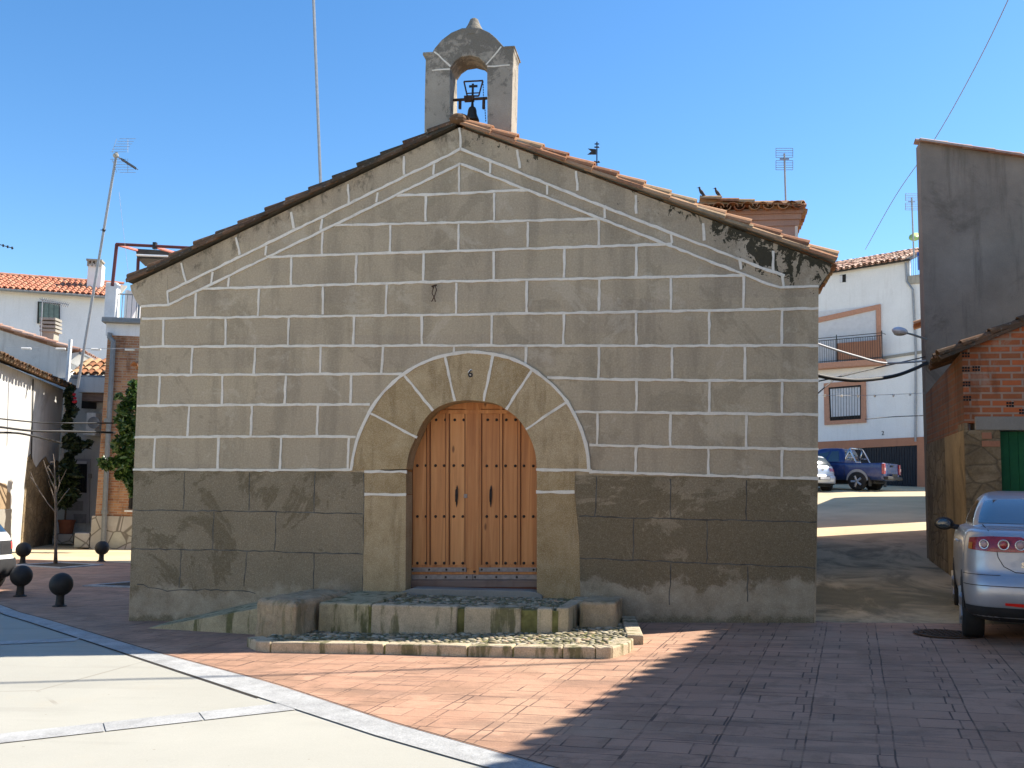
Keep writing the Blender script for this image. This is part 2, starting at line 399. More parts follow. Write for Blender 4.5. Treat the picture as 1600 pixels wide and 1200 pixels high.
def concrete_mat():
    n = N("plaza_concrete"); c = (.395,.382,.33)
    col = n.ramp(n.noise(.5, 8, .65), [(.3, tuple(v*.88 for v in c)), (.7, tuple(v*1.06 for v in c))])
    col = n.mix(n.math('MULTIPLY', n.rng(n.noise(1.4, 9, .7), .56, .7), .3), col, (.42,.37,.28))
    g = n.noise(120, 3, .7)
    col = n.mix(.16, col, n.ramp(g, [(.3, (.26,.245,.2)), (.7, (.62,.6,.52))]))
    v = n.new("ShaderNodeTexVoronoi"); v.feature = 'DISTANCE_TO_EDGE'; v.inputs['Scale'].default_value = .32; n.li(n.mix(.06, n.co, n.new("ShaderNodeTexNoise").outputs['Color']), v.inputs['Vector'])
    col = n.mix(n.math('MULTIPLY', n.math('LESS_THAN', v.outputs[0], .0035), n.rng(n.noise(.7, 3), .5, .6, 0, .45)), col, (.2,.18,.14))
    sp = n.new("ShaderNodeTexVoronoi"); sp.inputs['Scale'].default_value = 5; n.li(n.co, sp.inputs['Vector'])
    col = n.mix(n.math('MULTIPLY', n.math('LESS_THAN', sp.outputs[0], .045), .5), col, (.2,.17,.12))
    tm = n.noise(1.0, 5, .6, n.mapped((.35, 2.6, 1), (0, 0, rad(38)), (2, 1, 0)))
    col = n.mix(n.math('MULTIPLY', n.rng(tm, .52, .66), .28), col, (.29,.275,.235))
    n.bump(g, .25, .006)
    return n.out(col, .93, 0, .2)
M['concrete'] = concrete_mat()
def ground_mat():   # the lane: grey concrete, mossy and darker towards its near end
    n = N("lane_concrete"); X, Y, Z = n.xyz()[:3]; c = (.68,.53,.315)
    col = n.ramp(n.noise(.45, 9, .7), [(.3, tuple(v*.72 for v in c)), (.7, tuple(v*1.1 for v in c))])
    lane = n.math('MULTIPLY', n.rng(X, 7.5, 8.5), n.rng(Y, 13.0, 6.0))
    ms = n.noise(.75, 8, .65, n.mapped((1.3, .7, 1), loc=(2.2, .4, 0)), .8)
    col = n.mix(n.math('MULTIPLY', n.rng(ms, .42, .60), n.math('MULTIPLY', lane, .85)), col, n.ramp(n.noise(4, 6), [(.3, (.055,.05,.018)), (.7, (.12,.105,.042))]))
    dk = n.noise(.6, 8, .6, n.mapped((1, .6, 1), loc=(7, 3, 0)))
    col = n.mix(n.math('MULTIPLY', n.rng(dk, .5, .66), n.math('MULTIPLY', lane, .6)), col, (.15,.13,.10))
    g = n.noise(80, 3, .7)
    col = n.mix(.2, col, n.ramp(g, [(.3, (.15,.145,.12)), (.7, (.5,.48,.41))]))
    n.bump(n.mix(.5, g, n.noise(6, 6)), .35, .015)
    return n.out(col, .92, 0, .2)
M['ground'] = ground_mat()
def paving_mat():
    n = N("stamped_red_paving")
    wob = n.noise(1.6, 4, .5); wv = n.new("ShaderNodeVectorMath", operation='MULTIPLY_ADD')
    nz = n.new("ShaderNodeTexNoise"); nz.inputs['Scale'].default_value = 2.2; n.li(n.co, nz.inputs['Vector'])
    n.li(nz.outputs['Color'], wv.inputs[0]); wv.inputs[1].default_value = (.022,.022,0)
    mp = n.mapped((1, 1, 1), (0, 0, rad(9))); n.li(mp, wv.inputs[2])
    def br(w, h, sq, sf, off, rot):
        b = n.new("ShaderNodeTexBrick"); b.offset = off; b.squash = sq; b.squash_frequency = sf
        mm = n.new("ShaderNodeMapping"); n.li(wv.outputs[0], mm.inputs[0]); mm.inputs['Rotation'].default_value = (0, 0, rot)
        n.li(mm.outputs[0], b.inputs['Vector']); b.inputs['Scale'].default_value = 1
        b.inputs['Brick Width'].default_value = w; b.inputs['Row Height'].default_value = h
        b.inputs['Mortar Size'].default_value = .0065; b.inputs['Mortar Smooth'].default_value = .3
        b.inputs['Color1'].default_value = (0,0,0,1); b.inputs['Color2'].default_value = (1,1,1,1); b.inputs['Mortar'].default_value = (.5,.5,.5,1)
        return b
    b1 = br(.46, .245, .55, 2, .5, 0.0)
    b2 = br(.98, .49, .7, 3, .37, math.pi/2)
    stone = n.mix(.5, b1.outputs[0], b2.outputs[0])
    joint = n.math('MAXIMUM', b1.outputs[1], b2.outputs[1])
    joint = n.math('MULTIPLY', joint, n.rng(n.noise(2.6, 5), .40, .60, .25, 1))
    col = n.ramp(stone, [(0, (.41,.222,.138)), (.5, (.48,.268,.172)), (1, (.55,.315,.205))])
    f = n.noise(1.7, 9, .72, None, .5)
    col = n.mix(n.math('MULTIPLY', n.rng(f, .45, .60), .75), col, (.29,.165,.10))
    f2 = n.noise(.8, 7, .6, n.mapped(loc=(5, 3, 0)))
    col = n.mix(n.math('MULTIPLY', n.rng(f2, .52, .64), .55), col, (.52,.33,.215))
    f3 = n.noise(1.0, 7, .6, n.mapped((1, 5, 1), (0, 0, rad(9)), (5, 3, 0)))
    col = n.mix(n.math('MULTIPLY', n.rng(f3, .51, .62), .55), col, (.24,.145,.098))
    g = n.noise(90, 3, .7)
    col = n.mix(.2, col, n.ramp(g, [(.3, (.16,.10,.08)), (.7, (.5,.34,.26))]))
    col = n.mix(n.math('MULTIPLY', joint, .8), col, (.07,.048,.042))
    n.bump(n.math('SUBTRACT', n.math('MULTIPLY', n.noise(9, 6), .8), joint), .8, .014)
    return n.out(col, .82, 0, .3)
M['paving'] = paving_mat()
M['band'] = granite("pale_granite_band", (.43,.43,.42), .0)
M['soil'] = simple("pit_soil", (.06,.045,.03), .95, 0, .4, 12, bump=.6)

# ================================================================== SETTING: ground sheets
def sheet(name, xs, y0f, y1f, ny, dz, mat, kind='structure'):
    mb = MB(); vs = []; nx = len(xs)
    for x in xs:
        a, b = y0f(x), y1f(x)
        for j in range(ny+1):
            y = a + (b-a)*j/ny; vs.append((x, y, G(x, y)+dz))
    fs = [(i*(ny+1)+j, (i+1)*(ny+1)+j, (i+1)*(ny+1)+j+1, i*(ny+1)+j+1) for i in range(nx-1) for j in range(ny)]
    mb.add(vs, fs); o = mb.build(name, mat, smooth=True); o['kind'] = kind; return o
def ground_sheet():
    xs = [-600,-200,-80,-50,-35,-25,-18] + [-14+i*.5 for i in range(61)] + [17,20,24,30,40,80,200,600]
    ys = [-600,-200,-80,-40,-25,-20] + [-14+i*1.0 for i in range(15)] + [.3] + [1+i*1.5 for i in range(40)] + [80,200,600]
    mb = MB(); vs = [(x, y, G(x, y)) for x in xs for y in ys]; n = len(ys)
    fs = [(i*n+j, (i+1)*n+j, (i+1)*n+j+1, i*n+j+1) for i in range(len(xs)-1) for j in range(n-1)]
    o = mb.add(vs, fs).build("ground", M['ground'], smooth=True); o['kind'] = 'structure'
ground_sheet()
def edge_fn(px):
    P_ = [gpt(*q)[:2] for q in px]
    d0 = P_[1]-P_[0]; d1 = P_[-1]-P_[-2]
    P_ = [P_[0]-d0*8/np.linalg.norm(d0)] + P_ + [P_[-1]+d1*12/np.linalg.norm(d1)]
    def f(x):
        for (a, b), (c, d) in zip(P_, P_[1:]):
            if x <= c: return b + (d-b)*(x-a)/(c-a)
        return P_[-1][1]
    return f
band_y = edge_fn([(0,958.6),(111.5,995),(187,1020),(440,1104),(600,1157),(750,1200)])     # plaza side of the granite band
band_top = edge_fn([(0,946.7),(117,983),(238,1020),(425,1070),(620,1135),(850,1200)])
sheet("plaza", [-14+i*.5 for i in range(57)], lambda x: -14.0, lambda x: band_y(x)+.02, 20, .008, M['concrete'])
sheet("granite_band", [-9+i*.5 for i in range(47)], band_y, lambda x: band_top(x), 2, .016, M['band'])
sheet("band_gap", [-3+i*.25 for i in range(28)], lambda x: band_y(x)-.028, lambda x: band_y(x)+.002, 1, .0125, simple("open_joint", (.05,.04,.03), .95))
sheet("band_gap", [-3+i*.25 for i in range(49)], lambda x: band_top(x)-.004, lambda x: band_top(x)+.012, 1, .0205, bpy.data.materials["open_joint"])
sheet("red_paving", [-9+i*.5 for i in range(47)], lambda x: band_top(x)-.01,
      lambda x: 10.2 if x < 0 else (.4 if x < 8.2 else .05 - .05*(x-8.2)), 40, .012, M['paving'])
# second pale band in the concrete, running to the left edge of the view
def cross_band(pa, pb, wd):
    A = gpt(*pa); B = gpt(*pb); dx, dy = B[0]-A[0], B[1]-A[1]; L = math.hypot(dx, dy); dx /= L; dy /= L
    nx, ny = -dy, dx; mb = MB()
    for i in range(7):
        a, b = i*.62+.004, (i+1)*.62-.004
        q = [(A[0]+dx*t+nx*w, A[1]+dy*t+ny*w) for t, w in ((a, -wd), (b, -wd), (b, wd), (a, wd))]
        mb.add([(x, y, G(x, y)+.014) for x, y in q], [(0,1,2,3)], random.random())
    o = mb.build("granite_strip", M['band']); o['kind'] = 'structure'
cross_band((455, 1106), (0, 1157), .14); cross_band((122, 1001), (0, 1006.5), .13)
# ================================================================== tile roofs
def barrel(mb, p, u, v, w, L, r0, r1, tone, seg=6, th=.014, flip=False, ends=True):
    """one barrel tile from p (lower end) along u; v across, w up; r0 lower radius, r1 upper"""
    p, u, v, w = map(np.array, (p, u, v, w)); vs = []; k = seg+1; sg = -1 if flip else 1
    for (t, r) in ((0, r0), (L, r1)):
        for rr in (r, r-th):
            for i in range(k):
                a = math.pi*i/seg
                vs.append(p + u*t + v*(rr*math.cos(a)) + w*(sg*rr*math.sin(a)*.82))
    fs = []
    for i in range(seg):
        fs.append((i, i+1, 2*k+i+1, 2*k+i)); fs.append((k+i+1, k+i, 3*k+i, 3*k+i+1))
        if ends: fs.append((i+1, i, k+i, k+i+1))
    fs += [(0, 2*k, 3*k, k), (k-1, 2*k-1, 4*k-1, 3*k-1)]
    mb.add(vs, fs, tone)
def tile_field(mb, O, e, up, w, nx, ny, pw=.21, expo=.32, r=.085, seg=5, jit=.012, rng=None, x0=0):
    """covers and channels over a slope: e along the eaves, up the slope, w its normal"""
    R = rng or random.Random(3); O, e, up, w = map(np.array, (O, e, up, w))
    for i in range(nx):
        for j in range(ny):
            q = O + e*(i*pw + R.uniform(-jit, jit)) + up*(j*expo - R.uniform(0, jit*2)) + w*(j*.0 + R.uniform(0, jit))
            tilt = up*.998 - w*.05
            barrel(mb, q + w*.045, tilt, e, w, expo*1.28, r, r*.80, R.random(), seg)
            q2 = O + e*((i+.5)*pw + R.uniform(-jit, jit)) + up*(j*expo - .05 - R.uniform(0, jit)) + w*(.075)
            barrel(mb, q2, tilt, e, w, expo*1.28, r*.9, r, R.random(), max(3, seg-1), flip=True)

# ================================================================== CHURCH
CH = empty("church", (4.15, 0, .2), "small granite and rendered church with white painted joints, bell gable and arched wooden door", "church")
F0 = Fr((0, 0), 90)
P = lambda u, v, d=0.0: F0.px(u, v, d)
def arcpts(pts, n):   # Catmull-Rom through px points
    out = []
    for i in range(len(pts)-1):
        p0 = pts[max(0, i-1)]; p1 = pts[i]; p2 = pts[i+1]; p3 = pts[min(len(pts)-1, i+2)]
        for k in range(n):
            t = k/n
            out.append(tuple(.5*((2*b) + (c-a)*t + (2*a-5*b+4*c-d)*t*t + (3*b-a-3*c+d)*t**3) for a, b, c, d in zip(p0, p1, p2, p3)))
    out.append(pts[-1]); return out
outer = [(549,735),(577.5,645),(631,585),(695,556),(771,554),(832.5,577.5),(886,627.5),(920.5,735)]
OUT = arcpts([(549,735),(558,690),(577.5,645),(601,612),(631,585),(662,567),(695,556),(732,550.5),(771,554),(803,562),(832.5,577.5),(861,600),(886,627.5),(907,668),(917,702),(920.5,735)], 4)
INN = arcpts([(635,733),(640,707),(650,683.5),(661,660),(676,642.5),(692,633),(711,627.5),(733,625.5),(756,627.5),(775,631),(791,640),(808,653),(821,670),(831,690),(837,710),(839,734)], 4)
# façade outline with a notch behind the door surround
mid = [((a[0]*.5+b[0]*.5), (a[1]*.5+b[1]*.5)) for a, b in zip(OUT, INN)]
wall_px = [(209,740),(213,640),(220,480),(208,456),(203.5,446),(718,199),(1299,413),(1296,422),(1279,449),(1278.5,600),(1278,742)]
KL, KR = P(209,733), P(1278,748)
def kz(s): return KL[1] + (KR[1]-KL[1])*(s-KL[0])/(KR[0]-KL[0])
wl = [P(*q) for q in wall_px]; md = [P(*q) for q in mid]
bl, br_ = P(203, 972), P(1271, 975)
poly = [(bl[0], -.5)] + wl + [(br_[0], -.5), (md[-1][0], -.5)] + md[::-1] + [(md[0][0], -.5)]
MB().fpoly(F0, poly[::-1], 0.0, .55).build("facade_wall", M['facade'], CH)
# granite base, 8 mm proud, two pieces beside the doorway
jl = [P(570,736), P(570,800), P(568,925)]; jr = [P(898,736), P(901,800), P(906,925)]
lb = [(bl[0], -.5), P(203,960), P(205,870), P(209,760), (KL[0], KL[1]), (jl[0][0], kz(jl[0][0])), jl[1], (jl[2][0], -.5)]
rb = [(jr[2][0], -.5), jr[1], (jr[0][0], kz(jr[0][0])), (KR[0], KR[1]), P(1277,800), P(1272,950), (br_[0], -.5)]
MB().fpoly(F0, lb[::-1], -.010, .02).build("stone_base", M['base'], CH); MB().fpoly(F0, rb[::-1], -.010, .02).build("stone_base", M['base'], CH)

RJ = random.Random(5)
def strip(mb, pts, w, d, th=.02, jit=.0045, F=F0, seg=.075, conv=True):
    """a raised, slightly uneven band along a polyline of px points"""
    q = [np.array(F.px(*p)) for p in pts] if conv else [np.array(p) for p in pts]
    L = []
    for a, b in zip(q, q[1:]):
        n = max(1, int(np.linalg.norm(b-a)/seg))
        for k in range(n): L.append(a+(b-a)*k/n)
    L.append(q[-1]); A = []; B = []
    for i, p in enumerate(L):
        t = L[min(i+1, len(L)-1)] - L[max(0, i-1)]; t = t/np.linalg.norm(t); nn = np.array([-t[1], t[0]])
        ww = w*(.5+RJ.uniform(-.13, .13)); o = nn*RJ.uniform(-jit, jit)
        A.append(p+nn*ww+o); B.append(p-nn*ww+o)
    n = len(L); vs = [F.w(*p, d) for p in A] + [F.w(*p, d) for p in B] + [F.w(*p, d+th) for p in A] + [F.w(*p, d+th) for p in B]
    fs = []
    for i in range(n-1):
        fs += [(n+i, n+i+1, i+1, i), (i, i+1, 2*n+i+1, 2*n+i), (n+i+1, n+i, 3*n+i, 3*n+i+1)]
    fs += [(n, 0, 2*n, 3*n), (n-1, 2*n-1, 4*n-1, 3*n-1)]
    mb.add(vs, fs)
H = [[(620,306),(700,303),(828,297)], [(523,352),(700,348.5),(944,342)], [(416,402),(700,392.7),(1050,381.5)], [(317,451.5),(700,440),(1166,430)],
     [(222,498),(460,494.5),(700,492),(960,488),(1279,482)], [(219,542),(500,540.5),(700,540),(1000,540.5),(1279,540)],
     [(215.5,586),(400,585.5),(628,584)], [(855,590),(940,592.5),(1100,594.5),(1279,595)], [(214.5,634),(400,632.5),(578,632)], [(897,643.7),(1080,645.5),(1279,648)],
     [(211,683),(400,682),(556,682.5)], [(921,695.5),(1090,699),(1279,702)], [(209,733.5),(380,734.5),(549,734.5)], [(921,737),(1100,743),(1278.5,748)]]
V = [(717.5,258,717.5,300),(665.6,306,664.7,346),(772.5,302,772.5,344),(610,352,609,394),(504,361,503,397),(716.5,350,716,391),(825,347,824.7,386),(936,344,936,383),
     (358,431.5,357,448),(455.6,402,454.7,446),(557,399,555.6,442.5),(662,395.6,661,440),(772,393,771,437),(882,389,881,434),(994,385,994,432),
     (306,458,304.7,495),(404.7,451,403,494),(505,448,504,491.5),(604.7,444,602.5,491),(713.4,442,712.5,490),(823.4,439,822.8,488),(936.5,436,936,486),(1048.4,434,1048.4,484),(1162,432,1162,482),
     (256,499,255,540),(353,497,352,540),(451.5,496,450,539),(553,495,552,539),(659,494,659,538),(769,492,768,538),(881,490,880,538),(994,489,994,539),(1108,487,1108,539),(1222,485,1221,539),
     (301,543,299,584),(399,542,397,584),(501,542,500,584),(599,542,596,583),(710,541,709,550),(822,541,821,569),(936,542,935,592),(1050,542,1050,593),(1164,542,1164,594),
     (250,587,248,632),(348,587,347,632),(447,587,445,631),(549,586,548,631),(995,595,994,643),(1108,596,1108,645),(1222,597,1222,647),
     (296,635,293,682),(394,634,392,682),(497,634,495,681),(934,646,933,694),(1048,647,1047,697),(1166,648,1166,700),
     (243,685,240,733),(342,684,340,733),(440,684,437,733),(545,684,543,734),(994,698,993,739),(1107,701,1107,743),(1222,703,1221,745),
     (333,425,330,443),(416.6,384,414.7,399),(504,342,501,359),(590.6,301,588.4,316),(679,255,676.6,273),(766,251,766,271),(855,286,855,304),(945,321,945,341),(1048,363,1050,380),(1156,406,1158,421),(1222,428,1224,448),
     (283,411,290.6,441),(369,371,375,398),(455,331.5,459,357),(544,288,545,317),(631,244,631,273),(718,200,720,231),(808,234,812.5,263),(900,267.5,902.5,298),(993,305,994.4,334),(1098.4,349,1100.6,376),(1208,392,1208,424)]
wj = MB()
for l in H: strip(wj, l, 0.030, -.010 if l[0][1] not in (733.5, 737) else -.022, .03)
for a, b, c, d in V: strip(wj, [(a, b), (c, d)], .027, -.007)
strip(wj, [(262,456.5),(480,350.5),(700,243.5),(720,233)], .031, -.013); strip(wj, [(720,233),(960,330),(1200,422.5),(1226,431)], .031, -.013)
strip(wj, [(221,479),(264,476.5),(480,372.5),(700,266),(719.5,256)], .030, -.015); strip(wj, [(719.5,256),(944,344),(1200,444),(1219,449.5),(1279,447.5)], .030, -.015)
strip(wj, OUT, .037, -.024, .03, .002, seg=.2)
for a, b in (((577.5,645),(652,684)), ((631,585),(677,642)), ((695,556),(711,627)), ((771,554),(756,627)), ((832,578),(791,640)), ((886,628),(822,671))): strip(wj, [a, b], .028, -.020)
for a, b in (((570,737),(636,737)), ((570,772.5),(635,773)), ((838,734),(925,735)), ((838,769),(898,769))): strip(wj, [a, b], .032, -.021, .03)
strip(wj, [(262,455),(264,476)], .02, -.012)
wj.build("painted_joints", M['white_joint'], CH)
dj = MB()
for l in ([(209,797),(390,799),(480,801),(567,803)], [(205,857.5),(380,860),(567,866)], [(905,806),(1050,811),(1166,813),(1276,816)], [(906,872),(1085,879),(1274,887)]): strip(dj, l, .013, -.0122, .02, .007)
for a in ((289,738,287,796),(391,738,389,798),(493,737,491,801),(335,799,333,858),(432,800,430,860),(284,859,281,918),(386,862,382,916),(491,863,490,920),(932,745,930,806),(1048,748,1048,810),(1166,750,1166,812),(990,810,990,876),(1105,812,1105,880),(1048,880,1046,945),(1168,885,1168,940),(569,740,568,925)):
    strip(dj, [(a[0], a[1]), (a[2], a[3])], .011, -.0118, .02, .007)
strip(dj, [(215,912),(262,924),(330,921),(400,926)], .012, -.012, .02, .012)
dj.build("mortar_seams", M['dark_joint'], CH)

# door surround: seven voussoirs and the jamb stones, returned into the reveal
ar = MB(); cuts = [0, 8, 16, 24, 32, 40, 48, 60]
for k in range(7):
    i0, i1 = cuts[k], cuts[k+1]; i0 = [0, 8, 16, 24, 32, 40, 48][k]; i1 = [8, 16, 24, 32, 40, 48, 60][k]
    ringo = [P(*OUT[i]) for i in range(i0, i1+1)]; ringi = [P(*INN[i]) for i in range(i0, i1+1)]
    tn = (.45, .30, .8, .75, .15, .8, .95)[k]
    ar.fpoly(F0, (ringo + ringi[::-1])[::-1], -.014, .31, tn)
ar.fpoly(F0, [P(570,737), P(570,772), P(635,772), P(635,737)][::-1], -.014, .31, .15)
ar.fpoly(F0, [P(570,773), P(567.5,926), (P(567.5,926)[0], .3), (P(630,926)[0], .3), P(634,918), P(635,773)][::-1], -.013, .31, .7)
ar.fpoly(F0, [P(839,735), P(839,768), P(898,768), P(899,735)][::-1], -.014, .31, .3)
ar.fpoly(F0, [P(839,769), P(839,905), (P(839,905)[0]+.01, .3), (P(907,925)[0], .3), P(907,925), P(905,845), P(898,769)][::-1], -.013, .31, .05)
ar.build("door_surround", M['arch'], CH)

# ---- door, set back in the reveal
DD = .27
Q = lambda u, v, d=DD: F0.px(u, v, d)
def qrect(mb, u0, u1, v0, v1, d0, d1, tone=.5, d=DD):
    a = Q(u0, v1, d); b = Q(u1, v1, d); c = Q(u1, v0, d); e = Q(u0, v0, d)
    return mb.fpoly(F0, [e, c, b, a], d0, d1, tone)
door = empty("door", (0, 0, 0), None, None); door.parent = CH; door.matrix_parent_inverse = parent_inv(CH)
md_ = MB()
def leaf(u0, u1, stiles, boards, lockrail):
    mb = MB()
    qrect(mb, u0, u1, 600, 888, DD+.02, DD+.06, .3)                   # backing boards
    rd = random.Random(u0)
    for a, b in stiles: qrect(mb, a, b, 600, 888, DD-.016, DD+.02, rd.uniform(.3, .7))
    for a, b in boards:                                                # each board framed by a small moulding, its dark colour painting groove shade
        qrect(mb, a, b, 645.0, 886, DD+.004, DD+.02, rd.uniform(.2, .95))
        for c in (a-1.1, b+.0): qrect(md_, c, c+1.1, 645, 886, DD-.007, DD+.02, .1)
    qrect(mb, u0, u1, 640.5, 646.5, DD-.022, DD-.016, .5)
    qrect(mb, u0, u1, 600, 639, DD-.012, DD+.02, .4)
    qrect(mb, u0, u1, 882.5, 887, DD-.014, DD-.002, .2)
    return mb
L1 = leaf(628, 746, [(628,644),(667.5,671.5),(697,701.5),(727.5,745.5)], [(645,666),(673,696),(703,726)], 0)
lf = L1.build("door_leaf", M['door_wood'], door, bevel=.003)
R1 = leaf(748, 845, [(748,752),(781.5,785),(809.5,813),(838,845)], [(753,780.5),(786,808.5),(814,837.5)], 0)
rf = R1.build("door_leaf", M['door_wood'], door, bevel=.003)
qrect(MB(), 744.3, 748.8, 600, 905, DD-.026, DD-.010, .65).build("astragal", M['door_wood'], door, bevel=.003)
md_.build("moulding", wood_mat("groove_shade_pine", (.12,.035,.01), (.22,.075,.02), (.32,.12,.04)), door)
def studs(us, vs_, par, skip=()):
    mb = MB()
    for v in vs_:
        for u in us:
            s, z = Q(u, v); mb.lathe([(.018, 0), (.018, -.004), (.013, -.011), (.005, -.015)], F0.w(s, z, DD-.012 if False else DD+.003), 8, 'y')
    mb.build("studs", M['stud'], par)
studs([652, 665.5, 680.5, 694, 709, 723], [727.5, 807, 880], lf); studs([681.5, 696, 710.5, 724.5], [656], lf)
studs([760.5, 775.5, 790, 805, 818.5, 833], [728, 807, 880], rf); studs([762, 776, 791, 805.5], [656], rf)
studs([743.5, 743, 740.5], [710], lf); studs([744, 741], [776, 840, 893], lf); studs([706, 737.5], [642.5], lf); studs([749, 780], [642.5], rf)
for par, u0, u1, us in ((lf, 640, 729, (645, 671, 698, 724)), (rf, 749, 838, (753, 780, 808, 834))):
    mb = MB(); qrect(mb, u0, u1, 886.5, 893.5, DD-.018, DD+.02, .5); mb.build("metal_strip", M['zinc'], par, bevel=.002)
    mb = MB()
    for u in us:
        s, z = Q(u, 890); mb.lathe([(.014, 0), (.012, -.006), (.005, -.009)], F0.w(s, z, DD-.018), 8, 'y')
    mb.build("studs", M['stud'], par)
lw = MB(); qrect(lw, 632, 845, 893.8, 897.5, DD-.004, DD+.02, .5); qrect(lw, 729.5, 748.6, 886.5, 893.8, DD-.006, DD+.02, .5); lw.build("bottom_rail", M['door_wood'], door)
for u0, u1, us in ((634, 739, (637, 667, 697, 730)), (740, 845, (743, 776, 808))):
    mb = MB(); qrect(mb, u0, u1, 897.8, 905.3, DD-.03, DD+.02, .5); o = mb.build("metal_strip", M['zinc'], door, bevel=.002)
    mb = MB()
    for u in us:
        s, z = Q(u, 901.5); mb.lathe([(.014, 0), (.012, -.006), (.005, -.009)], F0.w(s, z, DD-.03), 8, 'y')
    mb.build("studs", M['stud'], o)
sl = MB(); qrect(sl, 630, 845, 906, 917, DD-.05, DD+.05, .5); sl.build("sill_board", M['sill_wood'], door, bevel=.004)
sl = MB(); qrect(sl, 628, 845, 917.2, 922, DD-.035, DD+.05, .2); sl.build("sill_board", simple("red_sill", (.16,.06,.04), .8), door)
for par, u in ((lf, 714.3), (rf, 767.5)):      # long dark pull handles
    s0, z0 = Q(u, 760); s1, z1 = Q(u, 789); mb = MB()
    mb.fpoly(F0, [(s0-.009, z0-.01), (s0, z0+.015), (s0+.009, z0-.01), (s0+.014, (z0+z1)/2), (s0+.009, z1+.01), (s0, z1-.03), (s0-.009, z1+.01), (s0-.014, (z0+z1)/2)], DD-.006, DD)
    mb.tube([F0.w(s0, z0-.03, DD-.004), F0.w(s0, z0-.045, DD-.05), F0.w(s0, (z0+z1)/2, DD-.06), F0.w(s0, z1+.045, DD-.05), F0.w(s0, z1+.03, DD-.004)], .009, 6)
    mb.build("pull_handle", M['iron'], par)
s, z = Q(728, 775); MB().fbox(F0, s-.02, s+.02, z-.024, z+.024, DD-.028, DD-.015).lathe([(.009, 0), (.009, -.008)], F0.w(s, z, DD-.028), 8, 'y').build("lock_plate", M['zinc'], lf)
MB().fbox(F0, 3.3, 5.6, .3, 3.2, .34, .36).build("door_backing", M['sill_wood'], door)
# cement threshold
th = MB(); a = P(622,937); b = P(846,940)
th.fpoly(F0, [(a[0], .3), (a[0], a[1]), P(626,925), P(645,918.5), P(735,921), P(828,923), P(838,925), P(848,930), (b[0]+.02, .3)], -.05, .30)
th.build("threshold", M['cement'], CH, bevel=.008)

# ---- number, hook, tie rod
def text_obj(body, name, mat, parent, F, s, z, d, size, ext=.003, sx=1.0, bold=0.0):
    c = bpy.data.curves.new(name+"_curve", 'FONT'); c.body = body; c.size = size; c.align_x = 'CENTER'; c.align_y = 'CENTER'; c.extrude = ext; c.offset = bold
    t = bpy.data.objects.new("tmp", c); COL.objects.link(t)
    dg = bpy.context.evaluated_depsgraph_get(); me = bpy.data.meshes.new_from_object(t.evaluated_get(dg)); bpy.data.objects.remove(t)
    for v in me.vertices:
        x, y, zz = v.co; v.co = Vector(F.w(s+x*sx, z+y, d-zz))
    me.materials.clear(); me.materials.append(mat); me.name = name
    o = bpy.data.objects.new(name, me); COL.objects.link(o)
    if parent is not None: o.parent = parent; o.matrix_parent_inverse = parent_inv(parent)
    return o
M['white'] = simple("white_enamel", (.75,.74,.70), .5); M['black'] = simple("black_enamel", (.012,.012,.013), .5)
s, z = P(735.5, 584.5)
text_obj("6", "house_number", M['white'], CH, F0, s-.004, z+.002, -.016, .128, .002, 1.0, .007)
text_obj("6", "house_number", M['black'], CH, F0, s, z, -.020, .125, .002, 1.0, .0015)
hk = MB(); s, z = P(681, 449)
hk.tube([F0.w(s-.03, z, .02), F0.w(s-.03, z, -.07), F0.w(s+.03, z+.01, -.08)], .009, 6)
hk.tube([F0.w(s+.01, z, -.075), F0.w(s+.03, z-.05, -.08), F0.w(s+.005, z-.13, -.08), F0.w(s-.03, z-.19, -.07)], .006, 5)
hk.tube([F0.w(s-.01, z-.02, -.075), F0.w(s-.025, z-.09, -.08), F0.w(s+.005, z-.14, -.085), F0.w(s+.02, z-.195, -.08)], .006, 5)
hk.build("wall_hook", M['rust'], CH)

# ---- cornice returns at both eaves (mouldings carrying the verge)
def cornice(side):
    mb = MB()
    if side < 0: pts = [P(203.5,446), P(205,454), P(213,471), P(220,479.5), P(262,478), P(262,430), P(240,430)]
    else: pts = [P(1299,413), P(1279,404), P(1230,428), P(1226,448), P(1279,448), P(1290,432), P(1297,424)]
    if side < 0: pts = pts[::-1]
    n = len(pts); mb.fpoly(F0, pts, -.004, 9.5, .5)
    return mb.build("cornice", M['facade'], CH)
cornice(-1); cornice(1)
